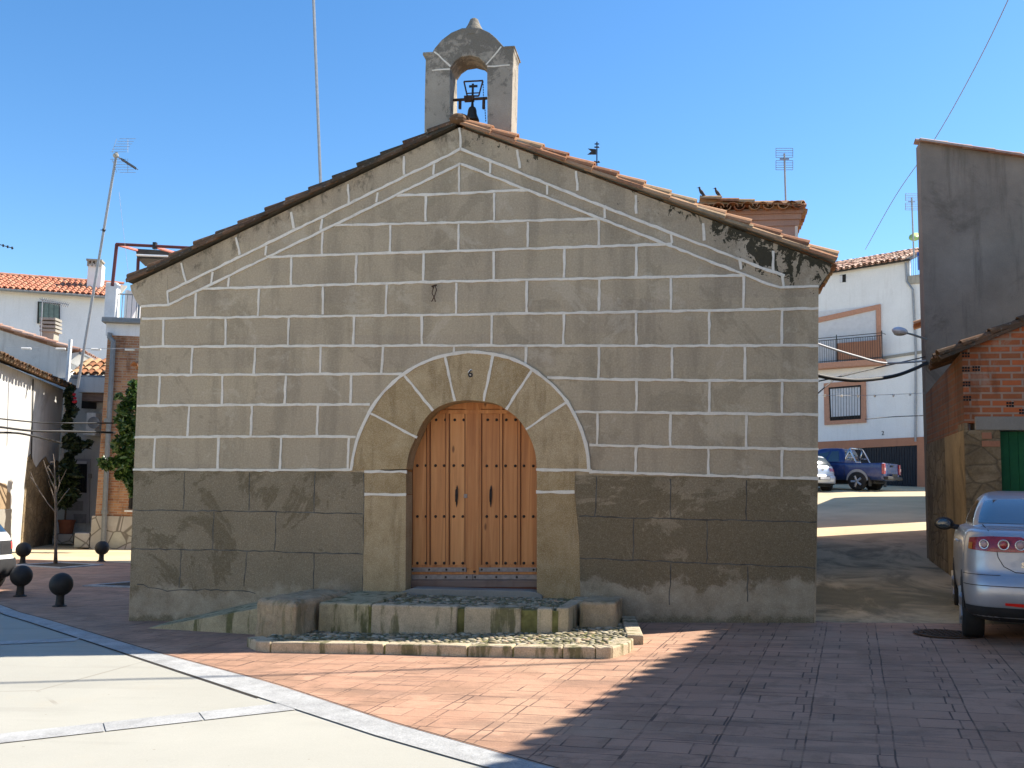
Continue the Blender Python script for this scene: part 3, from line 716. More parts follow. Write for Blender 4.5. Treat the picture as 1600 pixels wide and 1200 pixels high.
# ---- nave body and roof
wL = P(206, 447); wA = P(718, 199); wR = P(1297, 413)
xl, zl = wL; xa, za = wA; xr, zr = wR
nb = MB(); YB = 10.0
sec = [(.15, -.5), (.15, zl-.12), (xa, za-.10), (8.24, zr-.12), (8.24, -.5)]
nb.fpoly(F0, sec[::-1], .5, YB); nb.build("side_wall", M['facade'], CH)
def slope(x0, z0, x1, z1, name, matt, mort, seed, first_moss):
    """one roof slope rising from the eaves (x0,z0) to the ridge (x1,z1), running back along y"""
    R = random.Random(seed); up = np.array([x1-x0, 0, z1-z0]); Ls = np.linalg.norm(up); up /= Ls
    e = np.array([0, 1.0, 0]); w = np.cross(up, e) if x1 < x0 else np.cross(e, up)
    if w[2] < 0: w = -w
    n = round(Ls/.335); expo = Ls/n; off = 0.0
    O = np.array([x0, 0.0, z0]) + up*(off-.05) + w*.02
    mb = MB()
    tile_field(mb, O + e*.29, e, up, w, 44, n, .215, expo, .092, 5, .012, R)
    # verge: mortar bed, lower course laid flat and projecting, upper cover course
    bed = MB()
    for j in range(n):
        q = O + up*(j*expo); q2 = O + up*((j+1)*expo)
        h = R.uniform(.035, .06); y0 = R.uniform(-.035, -.015)
        pts = [q+e*y0+w*.02, q2+e*y0+w*.02, q2+e*.25+w*.02, q+e*.25+w*.02]; bed.hexa([*pts, *[p+w*h for p in pts]])
    for j in range(n):                       # lower course
        q = O + up*(j*expo - .02 + R.uniform(-.02, .02)) + e*(.03+R.uniform(-.02, .012)) + w*(.012 + R.uniform(0, .008))
        barrel(mb, q, up*.999-w*.03, e, w, expo*1.2, .100, .088, R.random(), 6, .022)
    for j in range(n):                       # upper course
        q = O + up*(j*expo + R.uniform(-.035, .035)) + e*(.07+R.uniform(-.02, .02)) + w*(.068 + R.uniform(0, .012))
        barrel(mb, q, up*.997-w*.075, e, w, expo*1.30, .108, .088, R.random(), 8, .02)
    ro = mb.build(name, matt, CH)
    bed.build("mortar_bed", mort, ro)
    return O, up, e, w
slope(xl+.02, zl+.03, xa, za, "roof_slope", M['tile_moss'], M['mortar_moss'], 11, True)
slope(xr-.01, zr+.02, xa, za, "roof_slope", M['tile_orange'], M['mortar'], 12, False)
rd = MB(); R = random.Random(4)
for k in range(26):
    barrel(rd, (xa + R.uniform(-.01, .01), .02+k*.38, za+.085+R.uniform(0, .015)), (0, 1, .03), (1, 0, 0), (0, 0, 1), .46, .125, .115, R.random(), 7, .02)
rd.ball((xa-.02, -.02, za+.10), .10, (1.1, .8, .7), 9, 6)
rd.build("ridge_tiles", M['tile_moss'], CH)

# ---- bell gable, straddling the ridge just behind the façade
GD = .30; GT = .40
g = lambda u, v: F0.px(u, v, GD)
outl = [(662.8,225),(663.5,150),(665,91),(662,86),(662,83),(675,82),(679,75),(690,62),(705,50.6),(722,43.5),(750,43.5),(765,50.6),(776,60),(785.6,71),(788,73),(803.4,74),(803.4,80),(802,82),(798.5,225)]
hole = [(761.6,225),(761,105),(756.6,97.5),(748,90),(735,86.6),(720,89),(710.6,95.6),(705,104),(703,106),(704,225)]
gp = [g(*q) for q in outl] + [g(*q) for q in hole]
gb = MB().fpoly(F0, gp[::1], GD, GD+GT).build("bell_gable", M['gable'], CH, bevel=.012)
fin = MB(); c = g(736.5, 44); cx = c[0]; yy = GD+.15
rings = [(.16,-.08),(.145,0),(.118,.045),(.092,.09),(.070,.14),(.052,.185),(.03,.20)]
fin.lathe(rings, F0.w(cx, c[1], yy), 10); fin.build("finial", M['gable'], gb, smooth=True)
cp = MB()
a = g(662, 86); b = g(676, 82.5); cp.fbox(F0, a[0]-.012, b[0], a[1]-.005, b[1]+.012, GD-.012, GD+GT+.05); cp.build("cap_stone", M['gable'], gb, bevel=.01); cp = MB()
a = g(787.5, 77); b = g(803.4, 73); cp.fbox(F0, a[0], b[0]+.012, a[1]+.012, b[1]+.012, GD-.012, GD+GT+.06); cp.build("cap_stone", M['gable'], gb, bevel=.01)
gj = MB()
for a, b in (((678.7,80.6),(704,104)), ((783.7,73),(759.6,101)), ((675,109.7),(703,108.4)), ((761.5,104),(797,102))):
    strip(gj, [g(*a), g(*b)], .018, GD-.004, .02, conv=False)
gj.build("painted_joints", M['white_joint'], gb)

# ---- the bell and its headstock hang in the gable: a thing of its own
BD = GD + .18; h = lambda u, v: F0.px(u, v, BD)
s, z = h(737, 155)
BELL = empty("church_bell", F0.w(s, z-.3, BD), "dark bronze bell under an iron frame with a small cross inside the bell gable", "bell")
yk = MB(); a, b = h(708.5, 156.5), h(761, 153.5); yk.tube([F0.w(*a, BD), F0.w(*b, BD)], .020, 8)
yk.fbox(F0, h(730, 0)[0], h(744.5, 0)[0], h(737, 158)[1], h(737, 150.5)[1], BD-.035, BD+.035)
for u in (719, 756): p, q = h(u, 155), h(u+.5, 170); yk.fbox(F0, p[0]-.016, p[0]+.016, q[1], p[1], BD-.02, BD+.02)
yk.build("headstock", M['rust'], BELL)
fr = MB(); ring = [h(730, 150), h(725, 127.5), h(754.5, 126), h(748, 150)]
for a, b in zip(ring, ring[1:] + ring[:1]): fr.tube([F0.w(*a, BD), F0.w(*b, BD)], .011, 6)
p, q = h(729.5, 146), h(749, 145); fr.tube([F0.w(*p, BD), F0.w(*q, BD)], .008, 6)
fr.build("counterweight_frame", M['rust'], BELL)
cr = MB(); p, q = h(738.5, 149), h(739.3, 131); cr.fbox(F0, p[0]-.013, p[0]+.013, p[1], q[1], BD-.01, BD+.01)
p, q = h(733, 136.5), h(746, 133); cr.fbox(F0, p[0], q[0], p[1], q[1], BD-.012, BD+.012); cr.build("cross", M['iron'], BELL)
bx, bz0 = h(737.5, 189); _, bz1 = h(737.5, 166.5); bh = bz1-bz0
bell = MB().lathe([(.094, 0), (.092, .015), (.076, .05*bh/.18), (.062, .45*bh), (.056, .72*bh), (.045, .9*bh), (.02, bh), (.014, bh+.07)], F0.w(bx, bz0, BD), 18)
bell.build("bell_body", M['bronze'], BELL, smooth=True)
chn = MB()
for k in range(16):
    u = 755.5 + (k*.28 if k > 6 else k*.1); p = h(u, 130+k*4.0); chn.ball(F0.w(*p, BD-.03), .010, (.7, .7, 1.5), 5, 4)
chn.build("chain", M['iron'], BELL)

# ---- the taller chancel behind the nave
CHN = Fr((0, 10.0), 90)
c0 = CHN.px(1246, 330)                                 # its right-hand corner
XR, ZE, XL, YD = c0[0], 7.90, -1.2, 3.6
pk = wall_mat("pink_chancel_render", (.42,.275,.205), (.24,.15,.11), .5, .5, 40, .4, .18)
cw = MB().box(((XR+XL)/2, 10.0+YD/2, 3.6), (XR-XL, YD, 8.2)); cwo = cw.build("chancel_wall", pk, CH)
MB().box((.7, 8.4, 3.4), (3.8, 3.2, 7.4)).build("hidden_shade_block", pk, CH)  # unseen block added to stop a sun leak on the left paving
cc = MB()
for k, (o, z0, z1) in enumerate(((.03, ZE-.30, ZE-.17), (.07, ZE-.17, ZE-.05), (.11, ZE-.05, ZE+.03))):   # stepped brick cornice
    cc.box(((XR+XL)/2, 10.0+YD/2, (z0+z1)/2), (XR-XL+2*o, YD+2*o, z1-z0))
cc.build("cornice", pk, cwo)
wc = MB(); wc.fbox(CHN, XR-.055, XR+.003, 6.0, ZE-.16, -.004, .05); wc.build("painted_joints", M['white_joint'], cwo)
ck = MB(); p, q = CHN.px(1179, 330), CHN.px(1182, 354); ck.tube([CHN.w(p[0], p[1], -.01), CHN.w(p[0]+.05, (p[1]+q[1])/2+.05, -.015), CHN.w(q[0], q[1], -.01)], .02, 5); ck.build("wall_tie", M['rust'], cwo)
cr_ = MB(); R = random.Random(21); hx = 3.0; ry = 10.0+YD/2; rz_ = ZE+.40
up = np.array([0, ry-9.72, rz_-ZE]); up /= np.linalg.norm(up); w = np.array([0, -up[2], up[1]])
tile_field(cr_, np.array([XL-.2, 9.74, ZE+.02]), np.array([1.0, 0, 0]), up, w, int((XR-XL+.2)/.30)+1, 6, .30, .36, .128, 6, .02, R)
up2 = np.array([-(hx), 0, rz_-ZE]); up2 /= np.linalg.norm(up2); w2 = np.array([up2[2], 0, -up2[0]])
tile_field(cr_, np.array([XR+.14, 9.85, ZE-.03]), np.array([0, 1.0, 0]), up2, w2, 13, 6, .30, .36, .128, 6, .02, R)
for k in range(9):  # hip tiles
    p = np.array([XR+.10-k*.36*.84, 9.76+k*.36*.5, ZE+.08+k*.045]); barrel(cr_, p, (-.86, .49, .125), (.49, .86, 0), (.1, 0, 1), .46, .13, .11, R.random(), 7, .02)
for k in range(34):
    barrel(cr_, (XL+k*.3, 9.93+R.uniform(-.02, .02), ZE+.16+R.uniform(0, .02)), (1, 0, .0), (0, 1, 0), (0, 0, 1), .38, .10, .09, R.random(), 6, .02)
cr_.build("chancel_roof", M['tile_orange'], CH)
MB().zpoly([(XL-.1, 9.9), (XR+.1, 9.9), (XR+.1, 13.7), (XL-.1, 13.7)], ZE+.0, [ZE+.06, ZE+.06, ZE+.3, ZE+.3]).build("roof_deck", M['mortar'], CH)
# more channel-tile ends stacked under the right-hand eaves of the chancel

# ================================================================== STEPS
ST = empty("stone_steps", (4.8, -1.4, .2), "two shallow granite steps with mossy joints and cobbled treads before the church door", "steps")
foot_px = [(385,1012),(400,1019),(421,1021.5),(600,1024.5),(730,1028),(860,1030.5),(955,1031.5),(983,1023),(990,1014)]
foot = [gpt(*q)[:2] for q in foot_px]
ZT = [G(*p)+.135 for p in foot]
def zlow(x): return .04+.0387*x - .015*2.3 + .098 + .012
back_r = (6.32, -.02); back_l = (2.55, -.02)
kw = .17
inner = []
n = len(foot)
for i, p in enumerate(foot):
    a = foot[max(0, i-1)]; b = foot[min(n-1, i+1)]; t = np.array(b)-np.array(a); t /= np.linalg.norm(t); inner.append((p[0]-t[1]*kw, p[1]+t[0]*kw))
joints = [(0, 1), (1, 2.0), (2.0, 3.0), (3.0, 4.0), (4.0, 4.55), (4.55, 5.2), (5.2, 5.75), (5.75, 6.05), (6.05, 7.0), (7.0, 8.0)]
def along(arr, t):
    i = min(int(t), n-2); f = t-i; return (arr[i][0]+(arr[i+1][0]-arr[i][0])*f, arr[i][1]+(arr[i+1][1]-arr[i][1])*f)
RS = random.Random(9)
for a, b in joints:
    mb = MB(); g0 = .009
    ts = [a+(b-a)*k/4 for k in range(5)]
    ts[0] += g0*(1 if b-a > .5 else .6); ts[-1] -= g0*(1 if b-a > .5 else .6)
    fo = [along(foot, t) for t in ts]; ins = [along(inner, t) for t in ts]
    pl = fo + ins[::-1]
    mb.zpoly(pl, -.1, [zlow(p[0])+RS.uniform(-.004, .004) for p in pl]); mb.build("kerb_stone", M['step_stone'], ST, bevel=.014)
for y0, y1 in ((-1.62, -1.13), (-1.12, -.60), (-.59, -.03)):     # return kerb at the right
    x0 = 6.50 + (y0+1.6)*-.10; x1 = 6.50 + (y1+1.6)*-.10
    MB().zpoly([(x0-.16, y0), (x0, y0), (x1, y1), (x1-.16, y1)], 0, zlow(6.4)+.005).build("kerb_stone", M['step_stone'], ST, bevel=.012)
bed = MB(); bp = [(p[0], p[1]+.06) for p in inner]; bp[-1] = (6.36, -1.6)
bp = [(2.75, -1.2)] + [(p[0], p[1]) for p in bp] + [(6.34, -.05), (2.75, -.05)]
bed.zpoly(bp, -.1, [zlow(p[0])-.022 for p in bp])
fo_ = [(p[0]+(q[0]-p[0])*.10, p[1]+(q[1]-p[1])*.10) for p, q in zip(foot, inner)]; bed.zpoly(fo_ + inner[::-1], -.1, [zlow(p[0])-.018 for p in fo_ + inner[::-1]]); bed.build("lower_tread", M['moss_bed'], ST)
def pebbles(mb, pts_in, zf, nn, seed, rmin=.022, rmax=.050):
    R = random.Random(seed); done = []; tries = 0
    while len(done) < nn and tries < nn*40:
        tries += 1; x, y = pts_in(R)
        if x is None: continue
        r = R.uniform(rmin, rmax)
        if any((x-a)**2+(y-b)**2 < (r*.86+c*.86)**2 for a, b, c in done): continue
        done.append((x, y, r))
        mb.ball((x, y, zf(x)-.004+R.uniform(-.008, .004)), r, (1.15, .8, R.uniform(.25, .42)), 8, 5, R.random(), R.uniform(0, 3.14))
def front_y(x):
    for a, b in zip(inner, inner[1:]):
        if min(a[0], b[0]) <= x <= max(a[0], b[0]) and b[0] != a[0]: return a[1]+(b[1]-a[1])*(x-a[0])/(b[0]-a[0])
    return -1.7
def low_pt(R):
    x = R.uniform(2.7, 6.33); fy = front_y(x)+.04; y = R.uniform(fy, -.5)
    return x, y
pb = MB(); pebbles(pb, low_pt, lambda x: zlow(x)-.013, 1500, 31); pb.build("cobbles", M['pebble'], ST, smooth=True)
# upper step
def zup(x): return .548+.010*(x-4.6)
def pz(u, v, z):
    r = ray(u, v); t = (z-CAM[2])/r[2]; return (CAM+r*t)[:2]
A = pz(579, 944, zup(3.7)); B = pz(724, 948, zup(4.6)); C_ = pz(872, 951, zup(5.6)); D_ = pz(899, 939.5, zup(5.8))
segs = [(A, (A[0]+(B[0]-A[0])*.94, A[1]+(B[1]-A[1])*.94)), (B, (B[0]+(C_[0]-B[0])*.62, B[1]+(C_[1]-B[1])*.62)), ((B[0]+(C_[0]-B[0])*.77, B[1]+(C_[1]-B[1])*.77), (B[0]+(C_[0]-B[0])*.95, B[1]+(C_[1]-B[1])*.95))]
for p, q in segs:
    MB().zpoly([(p[0]+.01, p[1]), (q[0]-.01, q[1]), (q[0]-.01, q[1]+.2), (p[0]+.01, p[1]+.2)], .05, [zup(p[0]), zup(q[0]), zup(q[0]), zup(p[0])]).build("step_stone", M['step_stone'], ST, bevel=.018)
MB().zpoly([(C_[0]-.02, C_[1]+.02), (C_[0]+.10, C_[1]+.06), (D_[0]+.10, -.05), (D_[0]-.06, -.05)], .05, zup(5.7)+.004).build("step_stone", M['step_stone'], ST, bevel=.012)
mm = MB(); mm.zpoly([(A[0]-.02, A[1]+.015), (C_[0], C_[1]+.015), (C_[0]+.0, -.02), (A[0]-.02, -.02)], .05, [zup(A[0])-.026, zup(C_[0])-.026, zup(C_[0])-.026, zup(A[0])-.026]); mm.build("upper_tread", M['moss_bed'], ST)
pb = MB(); pebbles(pb, lambda R: (R.uniform(A[0]+.02, C_[0]-.03), R.uniform(A[1]+.23, -.10)), lambda x: zup(x)-.019, 800, 32, .02, .044); pb.build("cobbles", M['pebble'], ST, smooth=True)
# long low slab left of the upper step
a = pz(484, 942, .56); b = pz(577, 941, .56)
MB().zpoly([(3.07, -1.27), (3.69, -1.43), (3.69, -.02), (3.07, -.02)], .05, [.515, .54, .545, .53]).build("side_slab", M['ramp_stone'], ST, bevel=.02)
# worn boulder-like block at the left end, cut block at the right end
def rough_block(name, pl, z0, z1, mat, seed, bev):
    mb = MB().zpoly(pl, z0, z1); o = mb.build(name, mat, ST, bevel=bev)
    o.modifiers['bevel'].segments = 3
    sb = o.modifiers.new("sub", 'SUBSURF'); sb.subdivision_type = 'SIMPLE'; sb.levels = sb.render_levels = 4
    tx = bpy.data.textures.new(name, 'CLOUDS'); tx.noise_scale = .18; tx.noise_depth = 4
    dm = o.modifiers.new("rough", 'DISPLACE'); dm.texture = tx; dm.strength = .045; dm.mid_level = .5; dm.texture_coords = 'GLOBAL'
    return o
a = pz(402, 984, G(2.4, -1.3)+.10); b = pz(461, 986, zlow(3.1)-.01)
a = (2.42, -1.40); b = (2.98, -1.69)
rough_block("end_block", [a, b, (3.05, -.9), (3.05, -.05), (2.44, -.05)], -.1, [.545, .565, .56, .535, .535], M['old_stone'], 1, .06)
a = pz(905, 941, .585); b = pz(963, 941, .59)
rough_block("end_block", [(a[0], a[1]), (b[0], b[1]), (b[0]+.02, -.03), (a[0]+.02, -.03)], .05, [.585, .59, .575, .57], M['old_stone'], 2, .03)
# mossy ramp kerb dying into the paving on the left
A0 = gpt(238, 989); B0 = gpt(400, 999)
yr = -.78
rp = MB(); xs = np.linspace(.75, 2.45, 12); top = []; bot = []; bk = []
for i, x in enumerate(xs):
    f = i/11; y = -.62 - .50*f
    top.append((x, y, G(x, y)+.012+.305*f)); bot.append((x, y-.02, -.15)); bk.append((x, -.0, G(x, 0)+.02+.36*f))
vs = top+bot+bk; k = 12
rp.add(vs, [(i, i+k, i+k+1, i+1) for i in range(11)] + [(i, i+1, i+1+2*k, i+2*k) for i in range(11)])
rp.build("ramp_kerb", M['ramp_stone'], ST)
# ================================================================== right-hand side
M['paint_white'] = wall_mat("white_limewash", (.74,.74,.72), (.42,.40,.36), .25, .25, 40, .2, .06)
M['grey_render'] = wall_mat("grey_cement_render", (.275,.235,.185), (.115,.096,.074), .8, .8, 50, .5, .25)
M['terracotta'] = wall_mat("terracotta_paint", (.42,.20,.12), (.25,.12,.08), .3, .3, 40, .2, .1)
M['frame_paint'] = simple("salmon_frame", (.46,.235,.15), .8, 0, .12, 10)
M['shutter'] = simple("white_shutter", (.62,.62,.63), .6, 0, .06, 5)
M['glass'] = simple("dark_glass", (.02,.024,.03), .08, 0, .3, 3, .6)
M['dark'] = simple("dark_recess", (.02,.019,.018), .9, 0, .3, 3)  # near-black colour in place of the shade inside openings
M['galv'] = simple("galvanised_pipe", (.30,.31,.32), .5, .4, .15, 12)
M['cable'] = simple("black_cable", (.015,.015,.016), .6)
M['cable_grey'] = simple("grey_cable", (.42,.42,.43), .6)

def fq(mb, F, pts, d0, d1, dref=None, tone=.5):
    """px polygon (clockwise on screen) laid on frame F at depth dref and extruded d0..d1"""
    dr = d0 if dref is None else dref
    return mb.fpoly(F, [F.px(u, v, dr) for u, v in pts], d0, d1, tone)
def rect(u0, v0, u1, v1): return [(u0, v0), (u1, v0), (u1, v1), (u0, v1)]

# --- tall house just out of view on the right: its eaves shade the foreground
TH = empty("tall_house", (14, -6, .4), "tall rendered house out of view to the right whose tiled eaves shade the paving", "house")
ea, eb = np.array([13.45, 5.0, 6.35]), np.array([9.72, -10.6, 6.35])
ed = (eb-ea); EL_ = np.linalg.norm(ed); ed /= EL_; outw = np.array([ed[1], -ed[0], 0.0])   # towards +x? fixed below
if outw[0] < 0: outw = -outw
wp = [ea+outw*.5+ed*.2, eb+outw*.5, eb+outw*8, ea+outw*8+ed*.2]
MB().zpoly([(p[0], p[1]) for p in wp][::-1], -.3, 6.25).build("wall", M['paint_white'], TH)
upv = outw*math.cos(rad(20)) + np.array([0, 0, math.sin(rad(20))]); wn = np.cross(ed, upv); wn = wn if wn[2] > 0 else -wn
tf = MB(); tile_field(tf, ea, ed, upv, wn, int(EL_/.30), 3, .30, .36, .128, 6, .015, random.Random(8)); tfo = tf.build("roof", M['tile_orange'], TH)
q = [ea+upv*.12-wn*.02, eb+upv*.12-wn*.02, eb+upv*6-wn*.02, ea+upv*6-wn*.02]
MB().hexa([*q, *[p+wn*.04 for p in q]]).build("roof_deck", M['mortar'], tfo)

# --- unseen houses added across the square behind the viewer, bouncing sun onto the church front
def unseen_square_house(x0, x1, h, col, label):
    H = empty("unseen_square_house", ((x0+x1)/2, -21, 0), label, "house", "unseen houses added across the square"); FQ = Fr((x1, -20.5), 270)
    L = x1-x0; mt = wall_mat("square_render", col, (.4,.36,.3), .15, .15, 30, .2, .05)
    MB().fpoly(FQ, [(0, -.5), (0, h), (L, h), (L, -.5)], 0, 8).build("wall", mt, H)
    for i in range(int(L/3)):
        for z in (1.0, 4.0):
            s0 = .9+i*3; o = MB().fbox(FQ, s0, s0+1.1, z, z+1.5, -.03, .05).build("window", M['dark'], H)
    MB().hexa([FQ.w(-.3, h, -.5), FQ.w(L+.3, h, -.5), FQ.w(L+.3, h, 8), FQ.w(-.3, h, 8), FQ.w(-.3, h+.12, -.5), FQ.w(L+.3, h+.12, -.5), FQ.w(L+.3, h+1.6, 4), FQ.w(-.3, h+1.6, 4)]).build("roof", M['tile_orange'], H)
unseen_square_house(-24, -9, 7.2, (.78,.72,.60), "unseen long cream house added behind the viewer to bounce sunlight, left end of row")
unseen_square_house(-8.9, 4, 8.0, (.80,.76,.68), "unseen tall pale house added behind the viewer to bounce sunlight, middle of row")
unseen_square_house(4.1, 18, 7.4, (.78,.70,.56), "unseen buff house added behind the viewer to bounce sunlight, right end of row")
# --- grey house
GC = (10.92, 5.98); GFr = Fr(GC, 90)
GH = empty("grey_house", (14, 9, .7), "windowless dark grey cement gable wall with a tiled verge, behind the brick shed", "house")
tl, tr = GFr.px(1437.5, 222), GFr.px(1600, 247)
gsl = (tr[1]-tl[1])/(tr[0]-tl[0]); bl_ = GFr.px(1456, 830)
zt = lambda s: tl[1] + gsl*(s-tl[0])
gw = MB(); xr_ = 10.0
gw.fpoly(GFr, [(bl_[0]-.02, -.2), (tl[0], tl[1]), (xr_, zt(xr_)), (xr_, -.2)], 0, .3)
gw.zpoly([(GC[0]+bl_[0]+.04, 6.29), (12.28, 11.7), (19.0, 15.0), (20.9, 15.0), (20.9, 6.29)][::-1][::-1], -.2, [tl[1]-.25, tl[1]-.25, zt(xr_)-.3, zt(xr_)-.3, zt(xr_)-.3])
gw.build("wall", M['grey_render'], GH)
gt = MB(); R = random.Random(14); nrow = 18; gup = np.array([-1, 0, -gsl]); gup /= np.linalg.norm(gup); gwn = np.array([-gsl, 0, 1.0]); gwn /= np.linalg.norm(gwn)
Ls = 10.0; O = np.array(GFr.w(tl[0]+.02, tl[1]-.01)) - gup*Ls
for j in range(int(Ls/.40)):
    q = O + gup*(j*.40+R.uniform(-.02, .02))
    barrel(gt, q+np.array([0, .06, 0])+gwn*.03, gup*.998-gwn*.05, (0, 1, 0), gwn, .52, .105, .088, R.random(), 7, .02)
    barrel(gt, q+np.array([0, -.03, 0])-gwn*.0, gup, (0, 1, 0), gwn, .46, .085, .08, R.random(), 5, .02)
tile_field(gt, O+np.array([0, .26, 0]), (0, 1, 0), gup, gwn, 2, int(Ls/.40)-2, .24, .40, .1, 4, .01, R)
gt.build("roof", M['tile_pale'], GH)
# --- next house up the lane, mostly hidden by the grey one
H2 = empty("lane_house", (16, 20, 1.4), "white house up the lane hidden behind the grey gable, only a tiled eaves corner showing", "house")
h2 = MB(); h2.zpoly([(12.95, 14.0), (20, 17.5), (22, 26.6), (15.85, 26.6)], 0, 6.2); h2.build("wall", M['paint_white'], H2)
t2 = MB(); R = random.Random(3); e2 = np.array([16.35-12.72, 15.1, 0]); e2 /= np.linalg.norm(e2); n2 = np.array([e2[1], -e2[0], 0]); up2 = n2*.94+np.array([0, 0, .342]); w2 = np.cross(e2, up2); w2 = w2 if w2[2] > 0 else -w2
tile_field(t2, np.array([12.95, 14.1, 6.12]) - n2*.42, e2, up2, w2, 2, 6, .26, .36, .11, 5, .02, R); t2.build("roof", M['tile_orange'], H2)

# --- brick shed
SH = empty("brick_shed", (12.5, 4.4, .5), "old shed of hollow red brick over rubble stone with a green door and mossy tiles", "shed")
SFr = Fr((10.53, 2.77), 94)
M['shed_brick'] = brick_mat("hollow_red_brick", (.66,.17,.06), (.36,.135,.06), (.44,.38,.30), .262, .0915, .015, frame=SFr, bumpy=.8)
def rubble():
    n = N("rubble_stone")
    v = n.new("ShaderNodeTexVoronoi"); v.feature = 'DISTANCE_TO_EDGE'; v.inputs['Scale'].default_value = 3.2; n.li(n.mix(.12, n.mapped((1,1,1.5)), n.new("ShaderNodeTexNoise").outputs['Color']), v.inputs['Vector'])
    col = n.ramp(n.noise(2.2, 9, .75, None, .6), [(.3, (.10,.072,.042)), (.5, (.26,.19,.105)), (.62, (.40,.31,.19)), (.75, (.17,.125,.07))])
    col = n.mix(n.math('MULTIPLY', n.rng(v.outputs[0], .06, .0), .6), col, (.05,.04,.028))
    g = n.noise(40, 4, .7); col = n.mix(.3, col, n.ramp(g, [(.3, (.05,.04,.03)), (.7, (.25,.21,.15))]))
    n.bump(n.math('ADD', n.math('MINIMUM', v.outputs[0], .1), n.math('MULTIPLY', n.noise(9, 6), .12)), .8, .08)
    return n.out(col, .95, 0, .15)
M['rubble'] = rubble()
M['green_paint'] = wall_mat("green_door_paint", (.016,.12,.045), (.008,.055,.02), .5, .2, 20, .2, .25, .6)
spl = lambda u: 549 - (u-1503)*.412
bz = SFr.px(1510, 661)[1]
sb = MB(); a = SFr.px(1503.5, spl(1503.5)); b = SFr.px(1760, spl(1760))
sb.fpoly(SFr, [(a[0], bz), a, b, (b[0], bz)], 0, .14); sb.build("brick_wall", M['shed_brick'], SH)
ss = MB(); c1 = SFr.px(1563, 700)[0]
zl_t, zl_b = SFr.px(1560, 651)[1], SFr.px(1560, 672.5)[1]
ss.fpoly(SFr, [(a[0]-.01, -.2), (a[0]-.01, bz), (c1-.4, bz), (c1-.4, zl_b), (c1, zl_b), (c1, -.2)], -.015, .4); c2 = c1+1.15
ss.fpoly(SFr, [(c2, -.2), (c2, zl_b), (b[0], zl_b), (b[0], -.2)], -.015, .4); ss.build("stone_wall", M['rubble'], SH)
lt = MB(); s0 = SFr.px(1523, 660)[0]; lt.fbox(SFr, s0, c2+.4, zl_b+.002, zl_t, -.03, .3); lt.build("lintel", M['cement'], SH, bevel=.01)
dr = MB()
for k in range(10):
    x0 = c1+.02+k*.112; dr.fbox(SFr, x0, x0+.107, .1, zl_b-.01, .10, .14, random.random())
    dr.fbox(SFr, x0+.107, x0+.112, .1, zl_b-.01, .115, .14, 0)
dr.build("door", M['green_paint'], SH)
bb = MB()
for u0, v0, u1, v1 in ((1534,676,1549,686),(1534,689,1562,698)):
    p, q = SFr.px(u0, v1), SFr.px(u1, v0); bb.fbox(SFr, p[0], q[0], p[1], q[1], -.025, .05)
bb.build("patch_brick", M['terracotta'], SH, bevel=.006)
hb = MB()                                           # ends of hollow bricks: dark squares paint the shade inside the cells
for u, v in ((1509,554.5),(1509,577),(1525,576),(1510,600),(1511,622.5),(1578,632),(1598,643)):
    for i in range(3):
        for j in range(2):
            p = SFr.px(u-4+i*4.2, v-2.2+j*4.4); hb.fbox(SFr, p[0]-.013, p[0]+.013, p[1]-.014, p[1]+.014, -.004, .02)
hb.build("brick_cells", M['dark'], SH)
# flank wall along the lane
cx_, cy_ = SFr.w(a[0], 0)[:2]
LF = Fr((cx_, cy_), math.degrees(math.atan2(10.86-cx_, 5.98-cy_))-180)   # e points towards the viewer
M['flank'] = wall_mat("peeling_ochre_render", (.34,.245,.13), (.06,.047,.028), .95, .95, 22, .8, .45)
M['flank_brick'] = brick_mat("flank_brick", (.34,.13,.06), (.27,.12,.055), (.22,.17,.12), .262, .0915, .014, frame=LF, bumpy=.7)
Lf = 3.23; za_ = a[1]
fb = MB(); fb.fpoly(LF, [(-Lf, bz-.1), (-Lf, za_-.25), (-.004, za_), (-.004, bz-.1)], -.002, .05); fb.build("flank_brick_wall", M['flank_brick'], SH)
fl = MB(); fl.fpoly(LF, [(-Lf*.45, -.2), (-Lf*.45, bz-.1), (-.004, bz-.1), (-.004, -.2)], -.018, .05); fl.build("flank_render", M['flank'], SH)
fl = MB(); fl.fpoly(LF, [(-Lf, -.2), (-Lf, bz-.1), (-Lf*.45, bz-.1), (-Lf*.45, -.2)], -.016, .2); fl.build("flank_stone", M['rubble'], SH)
st_ = MB(); R = random.Random(6); sup = np.array([1, 0, .43]); sup /= np.linalg.norm(sup); swn = np.array([-.43, 0, 1]); swn /= np.linalg.norm(swn)
O = np.array(SFr.w(a[0], a[1])) - sup*.33 + swn*.02
for j in range(8):
    barrel(st_, O+sup*(j*.38+R.uniform(-.03, .03))+np.array([0, -.02, 0])+swn*.045, sup*.997-swn*.07, (0, 1, 0), swn, .5, .105, .085, R.random(), 7, .022)
    barrel(st_, O+sup*(j*.38+R.uniform(-.03, .03))+np.array([0, -.05, 0])-swn*.02, sup, (0, 1, 0), swn, .46, .09, .085, R.random(), 5, .022)
tile_field(st_, O+np.array([.04, .2, 0]), (.17, .985, 0), sup, swn, 4, 8, .24, .38, .1, 5, .02, R)
st_.build("roof", M['tile_moss'], SH)

